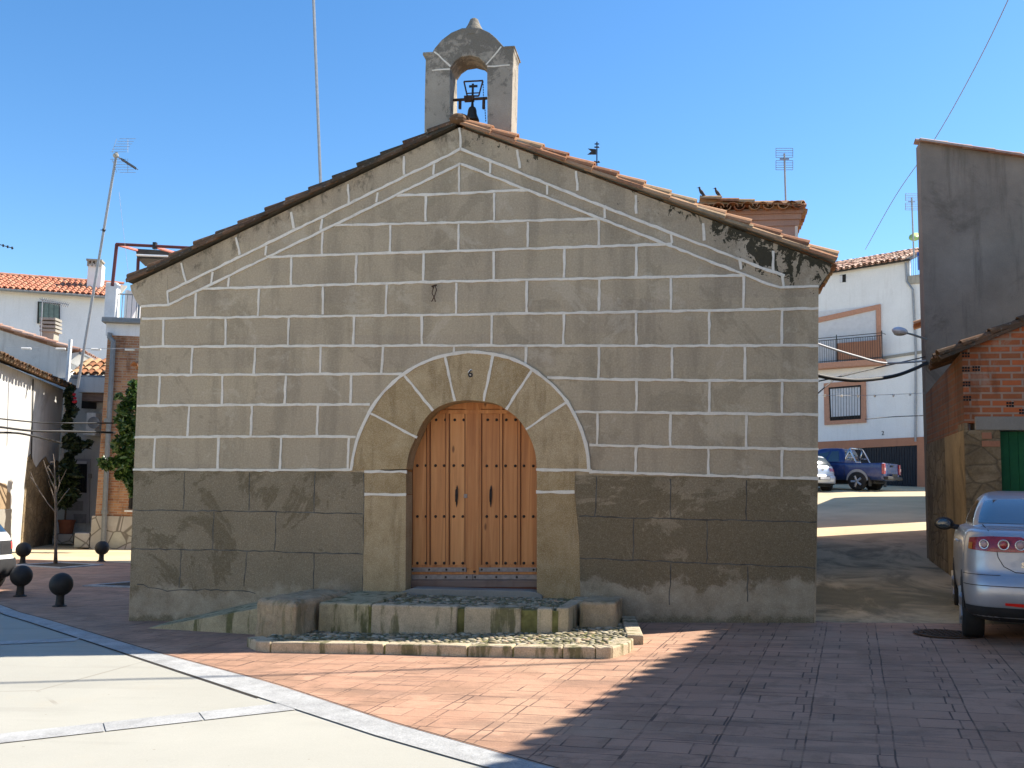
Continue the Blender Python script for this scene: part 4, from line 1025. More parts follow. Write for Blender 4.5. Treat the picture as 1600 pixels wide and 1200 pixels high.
# --- white house closing the lane
WO = at(1365, 765, 45.0); WF = Fr((WO[0], WO[1]), 120)
WH = empty("white_house", (WO[0], WO[1], 2.4), "white two storey house with salmon window frames and dark garage door at the lane end", "house")
w_ = MB(); fq(w_, WF, [(1225,432), (1300,421), (1420,402.5), (1420.5,438), (1475,430), (1608,412), (1608,676), (1475,684), (1225,694)], 0, .25)  # hidden right end stretched out to keep the pickup in shade
zz0 = 1.0
p = [WF.w(*WF.px(u, 500), .26) for u in (1225, 1608)]; w_.zpoly([(p[0][0], p[0][1]), (p[1][0], p[1][1]), (p[1][0]+4, p[1][1]+7), (p[0][0]+4, p[0][1]+7)], 1, WF.px(1420, 440)[1])
w_.build("wall", M['paint_white'], WH)
w_ = MB(); fq(w_, WF, [(1225,693), (1475,681), (1475,800), (1433,800), (1433,695.5), (1333,700.5), (1333,800), (1225,800)], -.05, .24); w_.build("base_wall", M['terracotta'], WH)
gd = MB(); p0 = WF.px(1332, 700, .05); p1 = WF.px(1434, 700, .05); nsl = 26
for k in range(nsl):
    s0 = p0[0]+(p1[0]-p0[0])*k/nsl; s1 = p0[0]+(p1[0]-p0[0])*(k+.8)/nsl; gd.fbox(WF, s0, s1, .5, p0[1]+.2, .02, .1)
gd.fbox(WF, p0[0], p1[0], .5, p0[1]+.2, .07, .12); gd.build("garage_door", simple("dark_garage_metal", (.02,.021,.026), .55, .2, .2, 5), WH)
rf_ = MB(); R = random.Random(17)
e0 = np.array(WF.w(*WF.px(1255, 431, -.3), -.3)); e1 = np.array(WF.w(*WF.px(1421, 404, -.3), -.3)); ee = e1-e0; Le = np.linalg.norm(ee); ee /= Le
inn = np.array(WF.n); wup = inn*.94+np.array([0, 0, .34]); wup -= ee*(wup@ee); wup /= np.linalg.norm(wup); wwn = np.cross(ee, wup); wwn = wwn if wwn[2] > 0 else -wwn
tile_field(rf_, e0, ee, wup, wwn, int(Le/.27), 9, .27, .40, .115, 5, .02, R)
rfo = rf_.build("roof", M['tile_pale'], WH)
q = [e0+wup*.05-wwn*.10, e1+wup*.05-wwn*.10, e1+wup*3.4-wwn*.10, e0+wup*3.4-wwn*.10]; MB().hexa([*q, *[p+wwn*.1 for p in q]]).build("eaves_board", M['cable'], rfo)
bw = MB(); fq(bw, WF, [(1312,430), (1321.5,428.5), (1321.5,440.5), (1312,441.5)], -.02, .02); bwo = bw.build("window", M['dark'], WH)
bx = MB(); fq(bx, WF, [(1312,430.5), (1316,430), (1316,441), (1312,441.5)], -.035, -.021); bx.build("pane", M['shutter'], bwo)
# balcony door with roller shutter
fr = MB(); fq(fr, WF, [(1265,499), (1375,475), (1376.5,558), (1369.5,558.5), (1369,483.5), (1265,507)], -.09, 0); bd = fr.build("balcony_door", M['frame_paint'], WH)
sh = MB(); zt0 = WF.px(1320, 492)[1]; zb0 = WF.px(1320, 566)[1]; x0 = WF.px(1265, 500)[0]; x1 = WF.px(1369, 500)[0]
for k in range(40):
    z0 = zb0+(zt0+.3-zb0)*k/40; z1 = zb0+(zt0+.3-zb0)*(k+.86)/40
    sh.fbox(WF, x0, x1, z0, z1, -.03, .0)
sh.fbox(WF, x0, x1, zb0, zt0+.3, -.012, 0); sh.build("roller_shutter", M['shutter'], bd)
bs = MB(); DB = -.55
a0, a1 = WF.px(1240, 577, DB), WF.px(1378, 560, DB); zs = WF.px(1330, 568, DB)[1]
bs.fbox(WF, a0[0], a1[0], zs-.13, zs+.13, DB, -.03); bal = bs.build("balcony", M['frame_paint'], WH)
rl = MB(); zr0 = zs+.13; zr1 = WF.px(1330, 524, DB)[1]
for k in range(40):
    s = a0[0]+(a1[0]-a0[0])*k/39; rl.tube([WF.w(s, zr0, DB+.05), WF.w(s, zr1-.12, DB+.05)], .011, 4)
for z in (zr1, zr1-.12, zr0+.06): rl.tube([WF.w(a0[0], z, DB+.05), WF.w(a1[0], z, DB+.05)], .018, 4)
for k in range(3):
    s = a0[0]+(a1[0]-a0[0])*k/2; rl.tube([WF.w(s, zr0, DB+.05), WF.w(s, zr1+.1, DB+.05)], .022, 5)
rl.tube([WF.w(a1[0], zr1, DB+.05), WF.w(a1[0], zr1, -.02)], .018, 4); rl.build("railing", M['iron'], bal)
pn = MB(); s0 = WF.px(1306, 540, DB)[0]; pn.fbox(WF, s0, a1[0]-.12, zr0+.08, zr1-.30, DB+.09, DB+.11); pn.build("screen_panel", M['terracotta'], bal)
# ground-floor... barred window
wf = MB(); fq(wf, WF, [(1287,599), (1352,593.5), (1353,660), (1288,664)], -.09, 0); win = wf.build("window", M['frame_paint'], WH)
wd = MB(); fq(wd, WF, [(1294.5,605.5), (1345,601.5), (1345,654.5), (1297,657.5)], -.095, -.085); wdo = wd.build("recess", M['dark'], win)  # dark plate paints the shade of the window opening
wd = MB(); fq(wd, WF, [(1297,608), (1344,604), (1344,649), (1299,652)], -.11, -.097); wd.build("pane", M['shutter'], win)
wb = MB()
for k in range(12):
    u = 1296.5+k*4.3; p, q = WF.px(u, 606.5-k*.35, -.14), WF.px(u+.3, 655.5-k*.25, -.14); wb.tube([WF.w(*p, -.14), WF.w(*q, -.14)], .011, 4)
for v in (607, 652): wb.tube([WF.w(*WF.px(1296, v, -.14), -.14), WF.w(*WF.px(1345, v-3, -.14), -.14)], .014, 4)
wb.build("bars", M['iron'], win)
pp = MB(); pp.tube([WF.w(*WF.px(u, v, -.08), -.08) for u, v in ((1415,410),(1417,440),(1426,452),(1431,548),(1430.5,690))], .05, 6); pp.build("rain_pipe", M['galv'], WH)
lg = MB(); fq(lg, WF, [(1380,557), (1475,542), (1475,547), (1380,561)], -.06, .02); lg.build("ledge", M['cement'], WH)
tb = MB(); fq(tb, WF, [(1419,431), (1475,424), (1475,439), (1419,444)], -.08, .15); tbo = tb.build("terrace_parapet", M['mortar'], WH)
tr_ = MB()
for k in range(9):
    u = 1420+k*3.6; tr_.tube([WF.w(*WF.px(u, 402, 0), 0), WF.w(*WF.px(u, 432, 0), 0)], .014, 4)
tr_.tube([WF.w(*WF.px(1419, 403), 0), WF.w(*WF.px(1460, 398), 0)], .016, 4); tr_.build("railing", M['galv'], tbo)
s, z = WF.px(1379.5, 677); text_obj("2", "house_number", M['black'], WH, WF, s, z, -.01, .27, .004)
LA = Fr((WO[0]+1, WO[1]+1), 120)
lw_ = MB(); sA, zA = WF.px(1426.5, 405, .4); sB, zB = WF.px(1427, 425, .4)
CL = MB(); p, q = WF.px(1433, 394, .5), WF.px(1446, 418, .5); nn = 7
for k in range(nn):
    s0 = p[0]+(q[0]-p[0])*k/nn; CL.fbox(WF, s0, s0+(q[0]-p[0])/nn*1.02, q[1]+random.uniform(-.1, .1), p[1], .5+.03*(k % 2), .53+.03*(k % 2))
tag(CL.build("laundry", simple("blue_cloth", (.012,.10,.42), .9, 0, .3, 6), None), "bright blue cloth hung on the terrace beside the white house roof", "laundry")
DS = empty("satellite_dish", WF.w(*WF.px(1430, 385, .6), .6), "small pale green dish on the terrace corner of the white house", "dish")
ds = MB(); c = np.array(WF.w(*WF.px(1430, 373, .6), .6)); ds.lathe([(.02, 0), (.12, .02), (.22, .07), (.27, .12)], (0, 0, 0), 16)
Rm = Vector((-.3, -.85, .55)).to_track_quat('Z', 'Y').to_matrix(); ds.v = [tuple(np.array(Rm @ Vector(v))+c) for v in ds.v]; ds.build("bowl", simple("pale_green_dish", (.45,.62,.22), .5), DS, smooth=True)
ds = MB(); ds.tube([WF.w(*WF.px(1428, 402, .62), .62), WF.w(*WF.px(1427, 362, .62), .62)], .03, 5); ds.build("post", M['galv'], DS)

# ================================================================== cables, lamp, antennas, weathervane, birds
def cable(name, pts, r, mat, label, cat="cable", sagn=1):
    """pts: (u, v, distance) control points"""
    P3 = [tuple(at(u, v, d)) for u, v, d in pts]
    Q3 = arcpts(P3, 6) if len(P3) > 2 else P3
    return tag(MB().tube(Q3, r, 5).build(name, mat, smooth=True), label, cat)
cable("power_cable", [(1268,534,13.6),(1300,545,13.8),(1340,557,14.2),(1380,567,15),(1420,566,16),(1457,562.5,17)], .016, M['cable_grey'], "pale cable sagging from the church corner across the lane, highest of the lane cables")
cable("power_cable", [(1268,584,13.6),(1290,589,13.8),(1310,592,14),(1345,594,14.4),(1395,588,15.4),(1428,577,16),(1457,563,17)], .030, M['cable'], "thick black twisted cable sagging across the lane under the balcony")
cable("power_cable", [(1268,598,13.7),(1310,589,14.1),(1340,582,14.6),(1400,568,15.8),(1457,555,17)], .010, M['cable'], "thin cable rising to the right above the thick black lane cable")
cable("power_cable", [(1268,624,13.7),(1290,604,14),(1310,589,14.3),(1331,583,14.5)], .009, M['cable'], "short thin cable dropping to the church corner from the thick black cable")
cable("power_cable", [(1352,655,30),(1400,651,31),(1458,649,32)], .014, M['cable'], "thin dark wire under the barred window of the white house")
def garland(name, pts, bulbs, label):
    P3 = arcpts([tuple(at(*p)) for p in pts], 5); g_ = empty(name, P3[0], label, "string lights")
    MB().tube(P3, .004, 4).build("wire", M['cable_grey'], g_)
    for u, v, d in bulbs:
        b = MB(); b.ball(tuple(at(u, v+.6, d)), .018, (1, 1, 1.2), 6, 4); b.build("bulb", M['white'], g_)
garland("string_lights", [(1268,617.5,13.6),(1360,617.5,15),(1458,613.5,17)], [(1289,617.6,14),(1315,618,14.3),(1341,618.3,14.6),(1367,618,15),(1396,617.5,15.6),(1422,616,16.2),(1449,614,16.8)], "thin wire of white bulbs strung across the lane below the black cables")
gl = [(0,542,14.5),(100,544,14),(218,545,13.2)]
P3 = arcpts([tuple(at(*p)) for p in gl], 5); g_ = empty("string_lights", P3[0], "thin wire with white tube lights strung from the church corner to the left", "string lights")
MB().tube(P3, .004, 4).build("wire", M['cable_grey'], g_)
for u in (41, 95, 150, 203):
    b = MB(); d = 14.5-u/210*1.2; v = 543.3+u*.011; b.tube([tuple(at(u-7.5, v+.6, d)), tuple(at(u+7.5, v+.9, d))], .016, 6); b.build("tube_light", M['white'], g_)
cable("power_cable", [(-20,665,24),(0,667,24),(50,673,25),(110,674,26),(180,676,27.5)], .03, M['cable'], "black cable crossing low in front of the left houses to the brick house, upper strand")
cable("power_cable", [(-20,676,24),(25,676.5,24.5),(60,683,25),(96,692,26.5)], .028, M['cable'], "black cable drooping to the white rain pipe of the corner house")
cable("power_cable", [(-20,652,24),(60,660,25.5),(110,661,26),(182,661,27.5)], .02, M['cable'], "thin black cable over the air conditioner, topmost of the left house cables")
cable("overhead_wire", [(1620,-110,26),(1575,0,28),(1520,112,31),(1460,218,36),(1400,305,42),(1352,390,50)], .016, simple("grey_wire", (.16,.18,.22), .6), "single thin wire climbing from the white house roof across the upper right sky", "cable")
def ground_shadow_wire():
    g0, g1 = gpt(0, 1069), gpt(985, 1035); h = 8.2
    off = np.array([.9, .45, 1.0]); p0 = g0+off*h; p1 = g1+off*h; d = p1-p0
    pts = [p0-d*1.5, p0, p0+d*.35+np.array([.10, -.08, -.02]), p0+d*.7+np.array([.05, -.04, -.02]), p1, p1+d*.25]
    tag(MB().tube(arcpts([tuple(p) for p in pts], 5), .028, 6).build("overhead_wire", M['cable'], smooth=True), "overhead wire above the view that throws a thin line of shadow across the paving", "cable")
ground_shadow_wire()
SL = empty("street_lamp", tuple(at(1452, 532, 16.6)), "curved arm street lamp with a pale oval head on the grey wall corner", "street lamp")
MB().tube([tuple(at(u, v, d)) for u, v, d in ((1456,534,16.9),(1440,527.5,16.6),(1425,522.5,16.3),(1413,519.5,16.1))], [.022,.02,.018,.016], 6).build("arm", M['galv'], SL)
c = at(1406, 517.5, 16.0); hd = MB(); hd.ball((0, 0, 0), .12, (1.05, .75, .55), 14, 8); Rm = Matrix.Rotation(rad(10), 3, 'Y'); hd.v = [tuple(np.array(Rm @ Vector(v))+c) for v in hd.v]; hd.build("lamp_head", simple("lamp_housing", (.55,.58,.62), .35, .2), SL, smooth=True)
dfz = MB(); dfz.ball(tuple(c+np.array([0, 0, -.035])), .10, (1.0, .7, .42), 12, 6); dfz.build("diffuser", simple("lamp_glass", (.35,.35,.32), .2), SL, smooth=True)

def antenna(loc_px, top_px, d, label, kind, dx=1.0, r=.022):
    b0 = np.array(at(*loc_px, d)); t0 = np.array(at(*top_px, d)); A_ = empty("antenna_mast", tuple(b0), label, "antenna")
    MB().tube([b0, t0], r, 6).build("mast", M['galv'], A_)
    mm = MB(); k = d/FPX
    if kind == 'panel':       # two wire reflector grids either side of a short boom
        for z0, z1 in ((12, 30), (36, 54)) if False else ((-7*dx, 5*dx), (9*dx, 21*dx)):
            for j in range(5):
                q = t0 - CU*(z0+(z1-z0)*j/4)*k; mm.tube([q-CR*11*dx*k, q+CR*11*dx*k], .006*d/20, 3)
            for s in (-11, 11): mm.tube([t0-CU*z0*k+CR*s*dx*k, t0-CU*z1*k+CR*s*dx*k], .007*d/20, 3)
        mm.build("reflector_grid", M['galv'], A_)
        q = t0 - CU*7*dx*k; MB().tube([q-CR*6*dx*k, q+CR*6*dx*k], .02, 5).build("dipole", M['galv'], A_)
    if kind == 'yagi':
        tip = np.array(at(212, 263, d)); hub = np.array(at(181, 243, d)); mm.tube([hub, tip], .02, 5)
        ax = np.cross(tip-hub, CU); ax /= np.linalg.norm(ax)
        mm.build("boom", M['galv'], A_)
        el = MB()
        for j in range(13):
            q = hub+(tip-hub)*(.30+.70*j/12); el.tube([q-ax*.16, q+ax*.16], .011, 4); el.tube([q-CU*.035, q+CU*.035], .016, 4)
        el.build("element", M['iron'], A_)
        gr = MB()
        for s in (-1, 1):
            for j in range(6):
                q = hub + CU*s*(.10+.07*j) - CR*(.12-.05*j) + ax*0; gr.tube([q-CR*.03, q+CR*.40], .006, 3)
            for j in (0, 1): q = hub+CR*(-.10+.42*j); gr.tube([q+CU*s*.08, q+CU*s*.45+CR*.12*(1-j)], .006, 3)
        gr.build("reflector_grid", M['galv'], A_)
        MB().ball(tuple(hub), .07, (1.2, 1, 1), 8, 5).build("clamp", simple("clamp_plastic", (.35,.33,.28), .6), A_)
        bb_ = MB(); q = b0+(t0-b0)*.67; bb_.ball(tuple(q), .05, (1, 1, 1.2), 6, 4); bb_.tube([q-CR*.09, q+CR*.06], .012, 4); q = b0+(t0-b0)*.55; bb_.ball(tuple(q), .035, (1, 1, 1.4), 6, 4); bb_.build("bracket", M['iron'], A_)
    return A_
antenna((121,606), (182.5,238), 26.5, "tall leaning mast with a long finned aerial and wire reflector before the far white house", 'yagi', 1.0, .035)
antenna((502.5,330), (489,-25), 20.0, "thin plain mast rising behind the left church roof out of the picture", 'none', 1.0, .032)
antenna((1228,322), (1225.5,240), 22.5, "mast with grid aerial standing on the pink chancel roof", 'panel', 1.2, .022)
antenna((1428,402), (1424.5,309), 44.0, "grid aerial mast above the white house roof beside the grey gable", 'panel', .9, .035)
cable("guy_wire", [(186,300,26.5),(200,420,26.9),(206,432,27)], .004, M['cable_grey'], "faint guy wire from the leaning mast to the terrace", "guy wire")
tip = MB(); tip.tube([tuple(at(-60,366,22)), tuple(at(21,388,22))], .012, 4)
AT = empty("antenna_mast", tuple(at(-60, 640, 22)), "dark aerial boom tip entering the sky at the left edge", "antenna")
el = MB()
for j in range(8): q = at(-30+j*7, 374.2+j*1.9, 22); el.tube([q-CU*.03, q+CU*.03], .018, 4)
tip.build("boom", M['iron'], AT); el.build("element", M['iron'], AT); MB().tube([tuple(at(-60,640,22)), tuple(at(-60,360,22))], .03, 6).build("mast", M['galv'], AT)
WV = empty("weathervane", tuple(at(932.5,275,24)), "small black iron weathervane with a swallowtail flag above the right roof slope", "weathervane")
MB().tube([tuple(at(932.5,285,24)), tuple(at(932.8,221.5,24))], .016, 5).build("pole", M['iron'], WV)
fl_ = MB(); pts = [at(u, v, 24) for u, v in ((931.5,233),(918.5,232),(924,236.5),(917.5,241.5),(931.5,241.5))]
nrm = np.array(_f); fl_.add([p for p in pts]+[p+nrm*.02 for p in pts], [(0,1,2,3,4),(9,8,7,6,5)]+[(i, i+5, (i+1) % 5+5, (i+1) % 5) for i in range(5)]); fl_.build("flag", M['iron'], WV)
cr2 = MB()
for v, w_p in ((225, 3.6), (230, 2.4), (253.5, 4)): cr2.tube([tuple(at(932.6-w_p, v, 24)), tuple(at(932.6+w_p, v, 24))], .016, 5)
for s in (-1, 1): cr2.ball(tuple(at(932.6+s*3.2, 253, 24)), .03, (1, 1, 1), 6, 4); cr2.ball(tuple(at(932.6+s*2.8, 230, 24)), .022, (1, 1, 1), 6, 4)
cr2.build("ornament", M['iron'], WV)
def bird(u, v, d, label, face):
    c = np.array(at(u, v, d)); b = empty("bird", tuple(c), label, "bird", "birds on the chancel roof")
    m = MB(); m.tube([c+CR*face*.10-CU*.04, c+CR*face*.05+CU*.0, c-CR*face*.0+CU*.06, c-CR*face*.035+CU*.115, c-CR*face*.04+CU*.15], [.012, .03, .043, .026, .018], 8)
    m.ball(tuple(c-CR*face*.045+CU*.155), .026, (1, 1, .9), 8, 5); m.tube([c-CR*face*.06+CU*.155, c-CR*face*.105+CU*.15], [.009, .002], 4)
    m.build("body", simple("bird_feathers", (.05,.047,.045), .8, 0, .4, 30), b, smooth=True)
    l = MB()
    for s in (-.015, .015): l.tube([c+CR*s+CU*.01, c+CR*s-CU*.06], .005, 4)
    l.build("leg", M['iron'], b)
bird(1096, 304.5, 21.5, "dark bird standing upright on the chancel ridge, left of the two", 1)
bird(1121, 305.5, 21.8, "dark bird standing on the chancel ridge, right of the two", 1)
# ================================================================== left-hand houses
M['wall_aged'] = wall_mat("aged_whitewash", (.55,.54,.51), (.22,.20,.17), .5, .55, 40, .4, .12)
M['wall_blue'] = wall_mat("bluish_whitewash", (.70,.72,.74), (.45,.45,.45), .2, .15, 30, .2, .05)
M['shut_green'] = simple("grey_green_shutter", (.13,.18,.165), .7, 0, .2, 6)
M['gutter'] = simple("grey_gutter", (.20,.215,.22), .55, .2, .15, 10)
# --- corner house on the far left
AF = Fr((-10.55, 11.8), -21.1)
AH = empty("corner_house", (-12, 14, 0), "low whitewashed house at the left edge with bare rubble showing and a sagging tiled eaves", "house")
aE = AF.px(0, 566); aF = AF.px(100, 601)
aw = MB(); aw.fpoly(AF, [(-9, -.2), (-9, aE[1]), (aF[0], aE[1]-.02), (aF[0], -.2)], 0, .25)
p = [AF.w(-9, 0, .3), AF.w(aF[0], 0, .3), AF.w(aF[0], 0, 4), AF.w(-9, 0, 4)]; aw.zpoly([(q[0], q[1]) for q in p], -.2, [aE[1]-.1, aE[1]-.1, aE[1]+1.1, aE[1]+1.1])
aw.build("wall", M['wall_aged'], AH)
bp = MB(); R = random.Random(2); s0, z0 = AF.px(42, 722); s1, z1 = AF.px(99, 724); pts = []
for k in range(14): t = k/13; pts.append((s0+(s1-s0)*t, z0+(z1-z0)*t + R.uniform(-.10, .14)+.12*math.sin(k*1.3)))
pts = [(s0-.02, -.2), (s0-.03, z0*.5), *pts, (aF[0]-.02, z1), (aF[0]-.02, -.2)]
bp.fpoly(AF, pts, -.02, .05); bp.build("bare_rubble", M['rubble'], AH)
tp = MB(); s0, z0 = AF.px(-60, 757); s1, z1 = AF.px(15, 795); tp.fpoly(AF, [(s0, z1), (s0, z0+.2), (s1-.5, z0+.05), (s1-.3, z0-.15), (s1-.05, z0-.2), (s1, z1)], -.012, .05); tp.build("ochre_patch", simple("ochre_patch", (.30,.215,.13), .95, 0, .15, 6), AH)
tp = MB(); tp.fpoly(AF, [(s0-4, -.2), (s0-4, z1-.02), (s1+.18, z1-.02), (s1+.22, .5), (s1+.2, -.2)], -.014, .05); tp.build("plinth", M['cement'], AH)
at_ = MB(); R = random.Random(41); aup = np.array(AF.n)*.94+np.array([0, 0, .34]); awn = np.cross(AF.e, aup); awn = awn if awn[2] > 0 else -awn
tile_field(at_, np.array(AF.w(aF[0]-.05, aE[1]-.02, -.32)), -AF.e, aup, awn, 42, 6, .27, .36, .118, 6, .03, R)
at_.build("roof", M['tile_moss'], AH)
pe = MB(); pe.tube([AF.w(aF[0]+.06, aE[1]+1.6, -.08), AF.w(aF[0]+.03, 3.0, -.08), AF.w(aF[0]+.02, 1.4, -.08)], .065, 8); pe.tube([AF.w(aF[0]+.06, 3.5, -.08), AF.w(aF[0]+.06, 3.62, -.08)], .085, 8); pe.build("rain_pipe", M['white'], AH)
wr = MB(); wr.tube([AF.w(*AF.px(52, 592, -.03), -.03), AF.w(*AF.px(51, 640, -.03), -.03), AF.w(*AF.px(49, 718, -.03), -.03)], .018, 5); wr.build("wall_cable", M['cable'], AH)
# --- gabled house behind it
bc = at(106, 548, 33.0); BFr = Fr((bc[0], bc[1]), 82); BR = Fr((bc[0], bc[1]), -18.5)
BH = empty("gabled_house", (bc[0], bc[1], 0), "grey white gable with a tiled verge and slatted chimney behind the low corner house", "house")
bw_ = MB(); l0 = BFr.px(0, 516); l1 = BFr.px(106, 549); sl_ = (l1[1]-l0[1])/(l1[0]-l0[0])
bw_.fpoly(BFr, [(-8, -.2), (-8, l1[1]+sl_*(-8-l1[0])), (l1[0], l1[1]), (l1[0], -.2)], 0, .25)
bw_.fpoly(BR, [(0, -.2), (0, l1[1]-.02), (9, l1[1]-.02), (9, -.2)], .001, .25); bw_.build("wall", M['wall_aged'], BH)
bt = MB(); R = random.Random(43); bup = -np.array(BFr.e)+np.array([0, 0, -sl_]); bup /= np.linalg.norm(bup); bwn = np.cross(bup, BR.e); bwn = bwn if bwn[2] > 0 else -bwn
O = np.array(BR.w(-.12, l1[1]+.08, 0)) - bup*.42
for j in range(22):
    q = O+bup*(j*.40); barrel(bt, q+bwn*.05, bup*.998-bwn*.05, BR.e, bwn, .52, .13, .11, R.random(), 7, .022)
tile_field(bt, O+BR.e*.28, BR.e, bup, bwn, 26, 12, .28, .40, .12, 5, .02, R); bt.build("roof", M['tile_pale'], BH)
ev = MB(); ev.hexa([BR.w(.1, l1[1]-.34, -.02), BR.w(8.6, l1[1]-.34, -.02), BR.w(8.6, l1[1]-.06, -.34), BR.w(.1, l1[1]-.06, -.34), BR.w(.1, l1[1]-.06, .0), BR.w(8.6, l1[1]-.06, .0), BR.w(8.6, l1[1]-.0, -.30), BR.w(.1, l1[1]-.0, -.30)]); ev.build("eaves_soffit", M['paint_white'], BH)
gt_ = MB(); gt_.tube([BR.w(-.1, l1[1]-.05, -.42), BR.w(8.8, l1[1]-.05, -.42)], .055, 6); gt_.build("gutter", M['gutter'], BH)
chm = empty("slatted_chimney", (0, 0, 0), None, None); chm.parent = BH; chm.matrix_parent_inverse = parent_inv(BH)
DCH = 35.5; cb_ = MB(); base = at(79, 521, DCH); k = DCH/FPX
cb_.box((base[0], base[1], base[2]-.3), (.42, .42, .9), .2); cb_.build("stack", M['mortar'], chm)
for j in range(4):
    q = at(79.5, 518-j*6, DCH); MB().box((q[0], q[1], q[2]), (.56-.0*j, .56, .085), .2).build("slat", M['cement'], chm)
# --- far white house with red roof
CO = at(80, 640, 48.0); CF = Fr((CO[0], CO[1]), 66)
FH = empty("far_house", (CO[0], CO[1], 0), "long bluish white house with red tiled roof and green shutter in the distance", "house")
cw_ = MB(); fq(cw_, CF, [(-90,441), (185,463), (185,660), (-90,660)], 0, .3); cw_.build("wall", M['wall_blue'], FH)
c0_, c1_ = np.array(CF.w(*CF.px(-60, 446.5, -.4), -.4)), np.array(CF.w(*CF.px(183, 464.5, -.4), -.4)); ce = c1_-c0_; Lc = np.linalg.norm(ce); ce /= Lc
cup = np.array(CF.n)*.93+np.array([0, 0, .37]); cup -= ce*(cup@ce); cup /= np.linalg.norm(cup); cwn = np.cross(ce, cup); cwn = cwn if cwn[2] > 0 else -cwn
ct = MB(); tile_field(ct, c0_, ce, cup, cwn, int(Lc/.27), 8, .27, .42, .12, 4, .01, random.Random(44)); ctr = ct.build("roof", M['tile_red'], FH)
q = [c0_+cup*.05-cwn*.09, c1_+cup*.05-cwn*.09, c1_+cup*3.3-cwn*.09, c0_+cup*3.3-cwn*.09]; MB().hexa([*q, *[p+cwn*.09 for p in q]]).build("eaves_board", M['cement'], ctr)
rg = MB(); R = random.Random(5)
for j in range(int(Lc/.45)): barrel(rg, c0_+ce*(j*.45)+cup*3.35+cwn*.06, ce, cup, cwn, .5, .15, .13, R.random(), 6, .02)
rg.build("ridge_tiles", M['tile_red'], ctr)
gtc = MB(); gtc.tube([c0_-cwn*.05-np.array(CF.n)*.05, c1_-cwn*.05-np.array(CF.n)*.05], .07, 6); gtc.build("gutter", M['gutter'], FH)
sw = MB(); fq(sw, CF, [(59,471), (93,474.5), (93,506), (58,505)], -.08, 0); swo = sw.build("window", M['dark'], FH)
swl = MB()
for k in range(4):
    u0 = 61+k*7.9; fq(swl, CF, [(u0, 472.5+k*.8), (u0+7.2, 473.3+k*.8), (u0+7, 505), (u0-.3, 504.6)], -.12, -.081)
swl.build("shutter", M['shut_green'], swo)
chq = MB(); q0 = at(149, 446, 50.5); kk = 50.5/FPX
chq.box((q0[0], q0[1], q0[2]+.2), (20.5*kk, 20.5*kk, 33*kk+.6), rad(20)); cho = chq.build("chimney", M['paint_white'], FH)
cap = MB(); tp_ = at(149.5, 408.5, 50.5); cap.box(tuple(tp_), (23*kk, 23*kk, .09), rad(20)); cap.build("cap_slab", M['cement'], cho)
pil = MB(); ca, sa = math.cos(rad(20)), math.sin(rad(20))
for i in range(4):
    for jj in range(4):
        if i in (0, 3) or jj in (0, 3):
            x, y = (i-1.5)*6*kk, (jj-1.5)*6*kk; pil.box((tp_[0]+x*ca-y*sa, tp_[1]+x*sa+y*ca, tp_[2]-5*kk), (2.2*kk, 2.2*kk, 9.5*kk), rad(20))
pil.build("vent_pillars", M['cement'], cho)
HA = empty("antenna_mast", tuple(at(64, 520, 35)), "short mast with a horizontal finned aerial before the green shutter of the far house", "antenna")
MB().tube([tuple(at(63.5,525,35)), tuple(at(66.5,465,35))], .022, 5).build("mast", M['galv'], HA)
MB().tube([tuple(at(62,467,35)), tuple(at(108,476,35))], .02, 4).build("boom", M['galv'], HA); el = MB()
for k in range(14): q = at(68+k*3, 468.2+k*.58, 35); el.tube([q-CU*.10-CR*.05, q+CU*.07+CR*.05], .012, 3)
el.build("element", M['galv'], HA)

# --- brick house with roof terrace, next to the church
DO = at(147, 857, 28.6); DF = Fr((DO[0], DO[1]), 73)
M['house_brick'] = brick_mat("tan_face_brick", (.52,.30,.15), (.29,.115,.06), (.40,.33,.25), .25, .075, .014, frame=DF, bumpy=.5)
BK = empty("brick_house", (DO[0], DO[1], 0), "tan brick house on rough stone base with grey downpipe and white roof terrace", "house")
d = lambda u, v, dd=0.0: DF.px(u, v, dd)
sL, zB = d(149, 806); sR = d(330, 800)[0]; zT = d(190, 525)[1]
db = MB(); db.fpoly(DF, [(sL, zB), (sL, zT), (sR, zT), (sR, zB)], 0, .25)
q = [DF.w(sL+.0, 0, .251), DF.w(sR, 0, .251), DF.w(sR, 0, 3.0), DF.w(sL+.0, 0, 3.0)]; db.zpoly([(p[0], p[1]) for p in q], -.2, zT-.02)
db.build("wall", M['house_brick'], BK)
def stone_base_mat():
    n = N("polygonal_stone"); v = n.new("ShaderNodeTexVoronoi"); v.feature = 'DISTANCE_TO_EDGE'; v.inputs['Scale'].default_value = 2.1; n.li(n.co, v.inputs['Vector'])
    v2 = n.new("ShaderNodeTexVoronoi"); v2.inputs['Scale'].default_value = 2.1; n.li(n.co, v2.inputs['Vector'])
    col = n.mix(.5, n.ramp(n.noise(3, 7, .7), [(.3, (.25,.23,.20)), (.7, (.46,.44,.39))]), n.mix(.05, (.42,.39,.34), v2.outputs['Color']))
    col = n.mix(n.rng(v.outputs[0], .05, .015), col, (.17,.155,.13)); n.bump(n.math('MINIMUM', v.outputs[0], .12), .7, .06); return n.out(col, .92, 0, .2)
M['poly_stone'] = stone_base_mat()
ds_ = MB(); ds_.fpoly(DF, [(sL-.08, -.2), (sL-.08, zB), (sR, zB), (sR, -.2)], -.06, .2); ds_.build("stone_base", M['poly_stone'], BK)
qn = MB(); s0 = d(143, 840)[0]; qn.fbox(DF, s0-.45, sL-.1, 0, .42, -.1, .5); qn.build("step_block", M['poly_stone'], BK, bevel=.03)
fs = MB(); fs.fbox(DF, sL-.05, sR, zT+.002, zT+.36, -.05, .3); fs.build("fascia", M['paint_white'], BK)
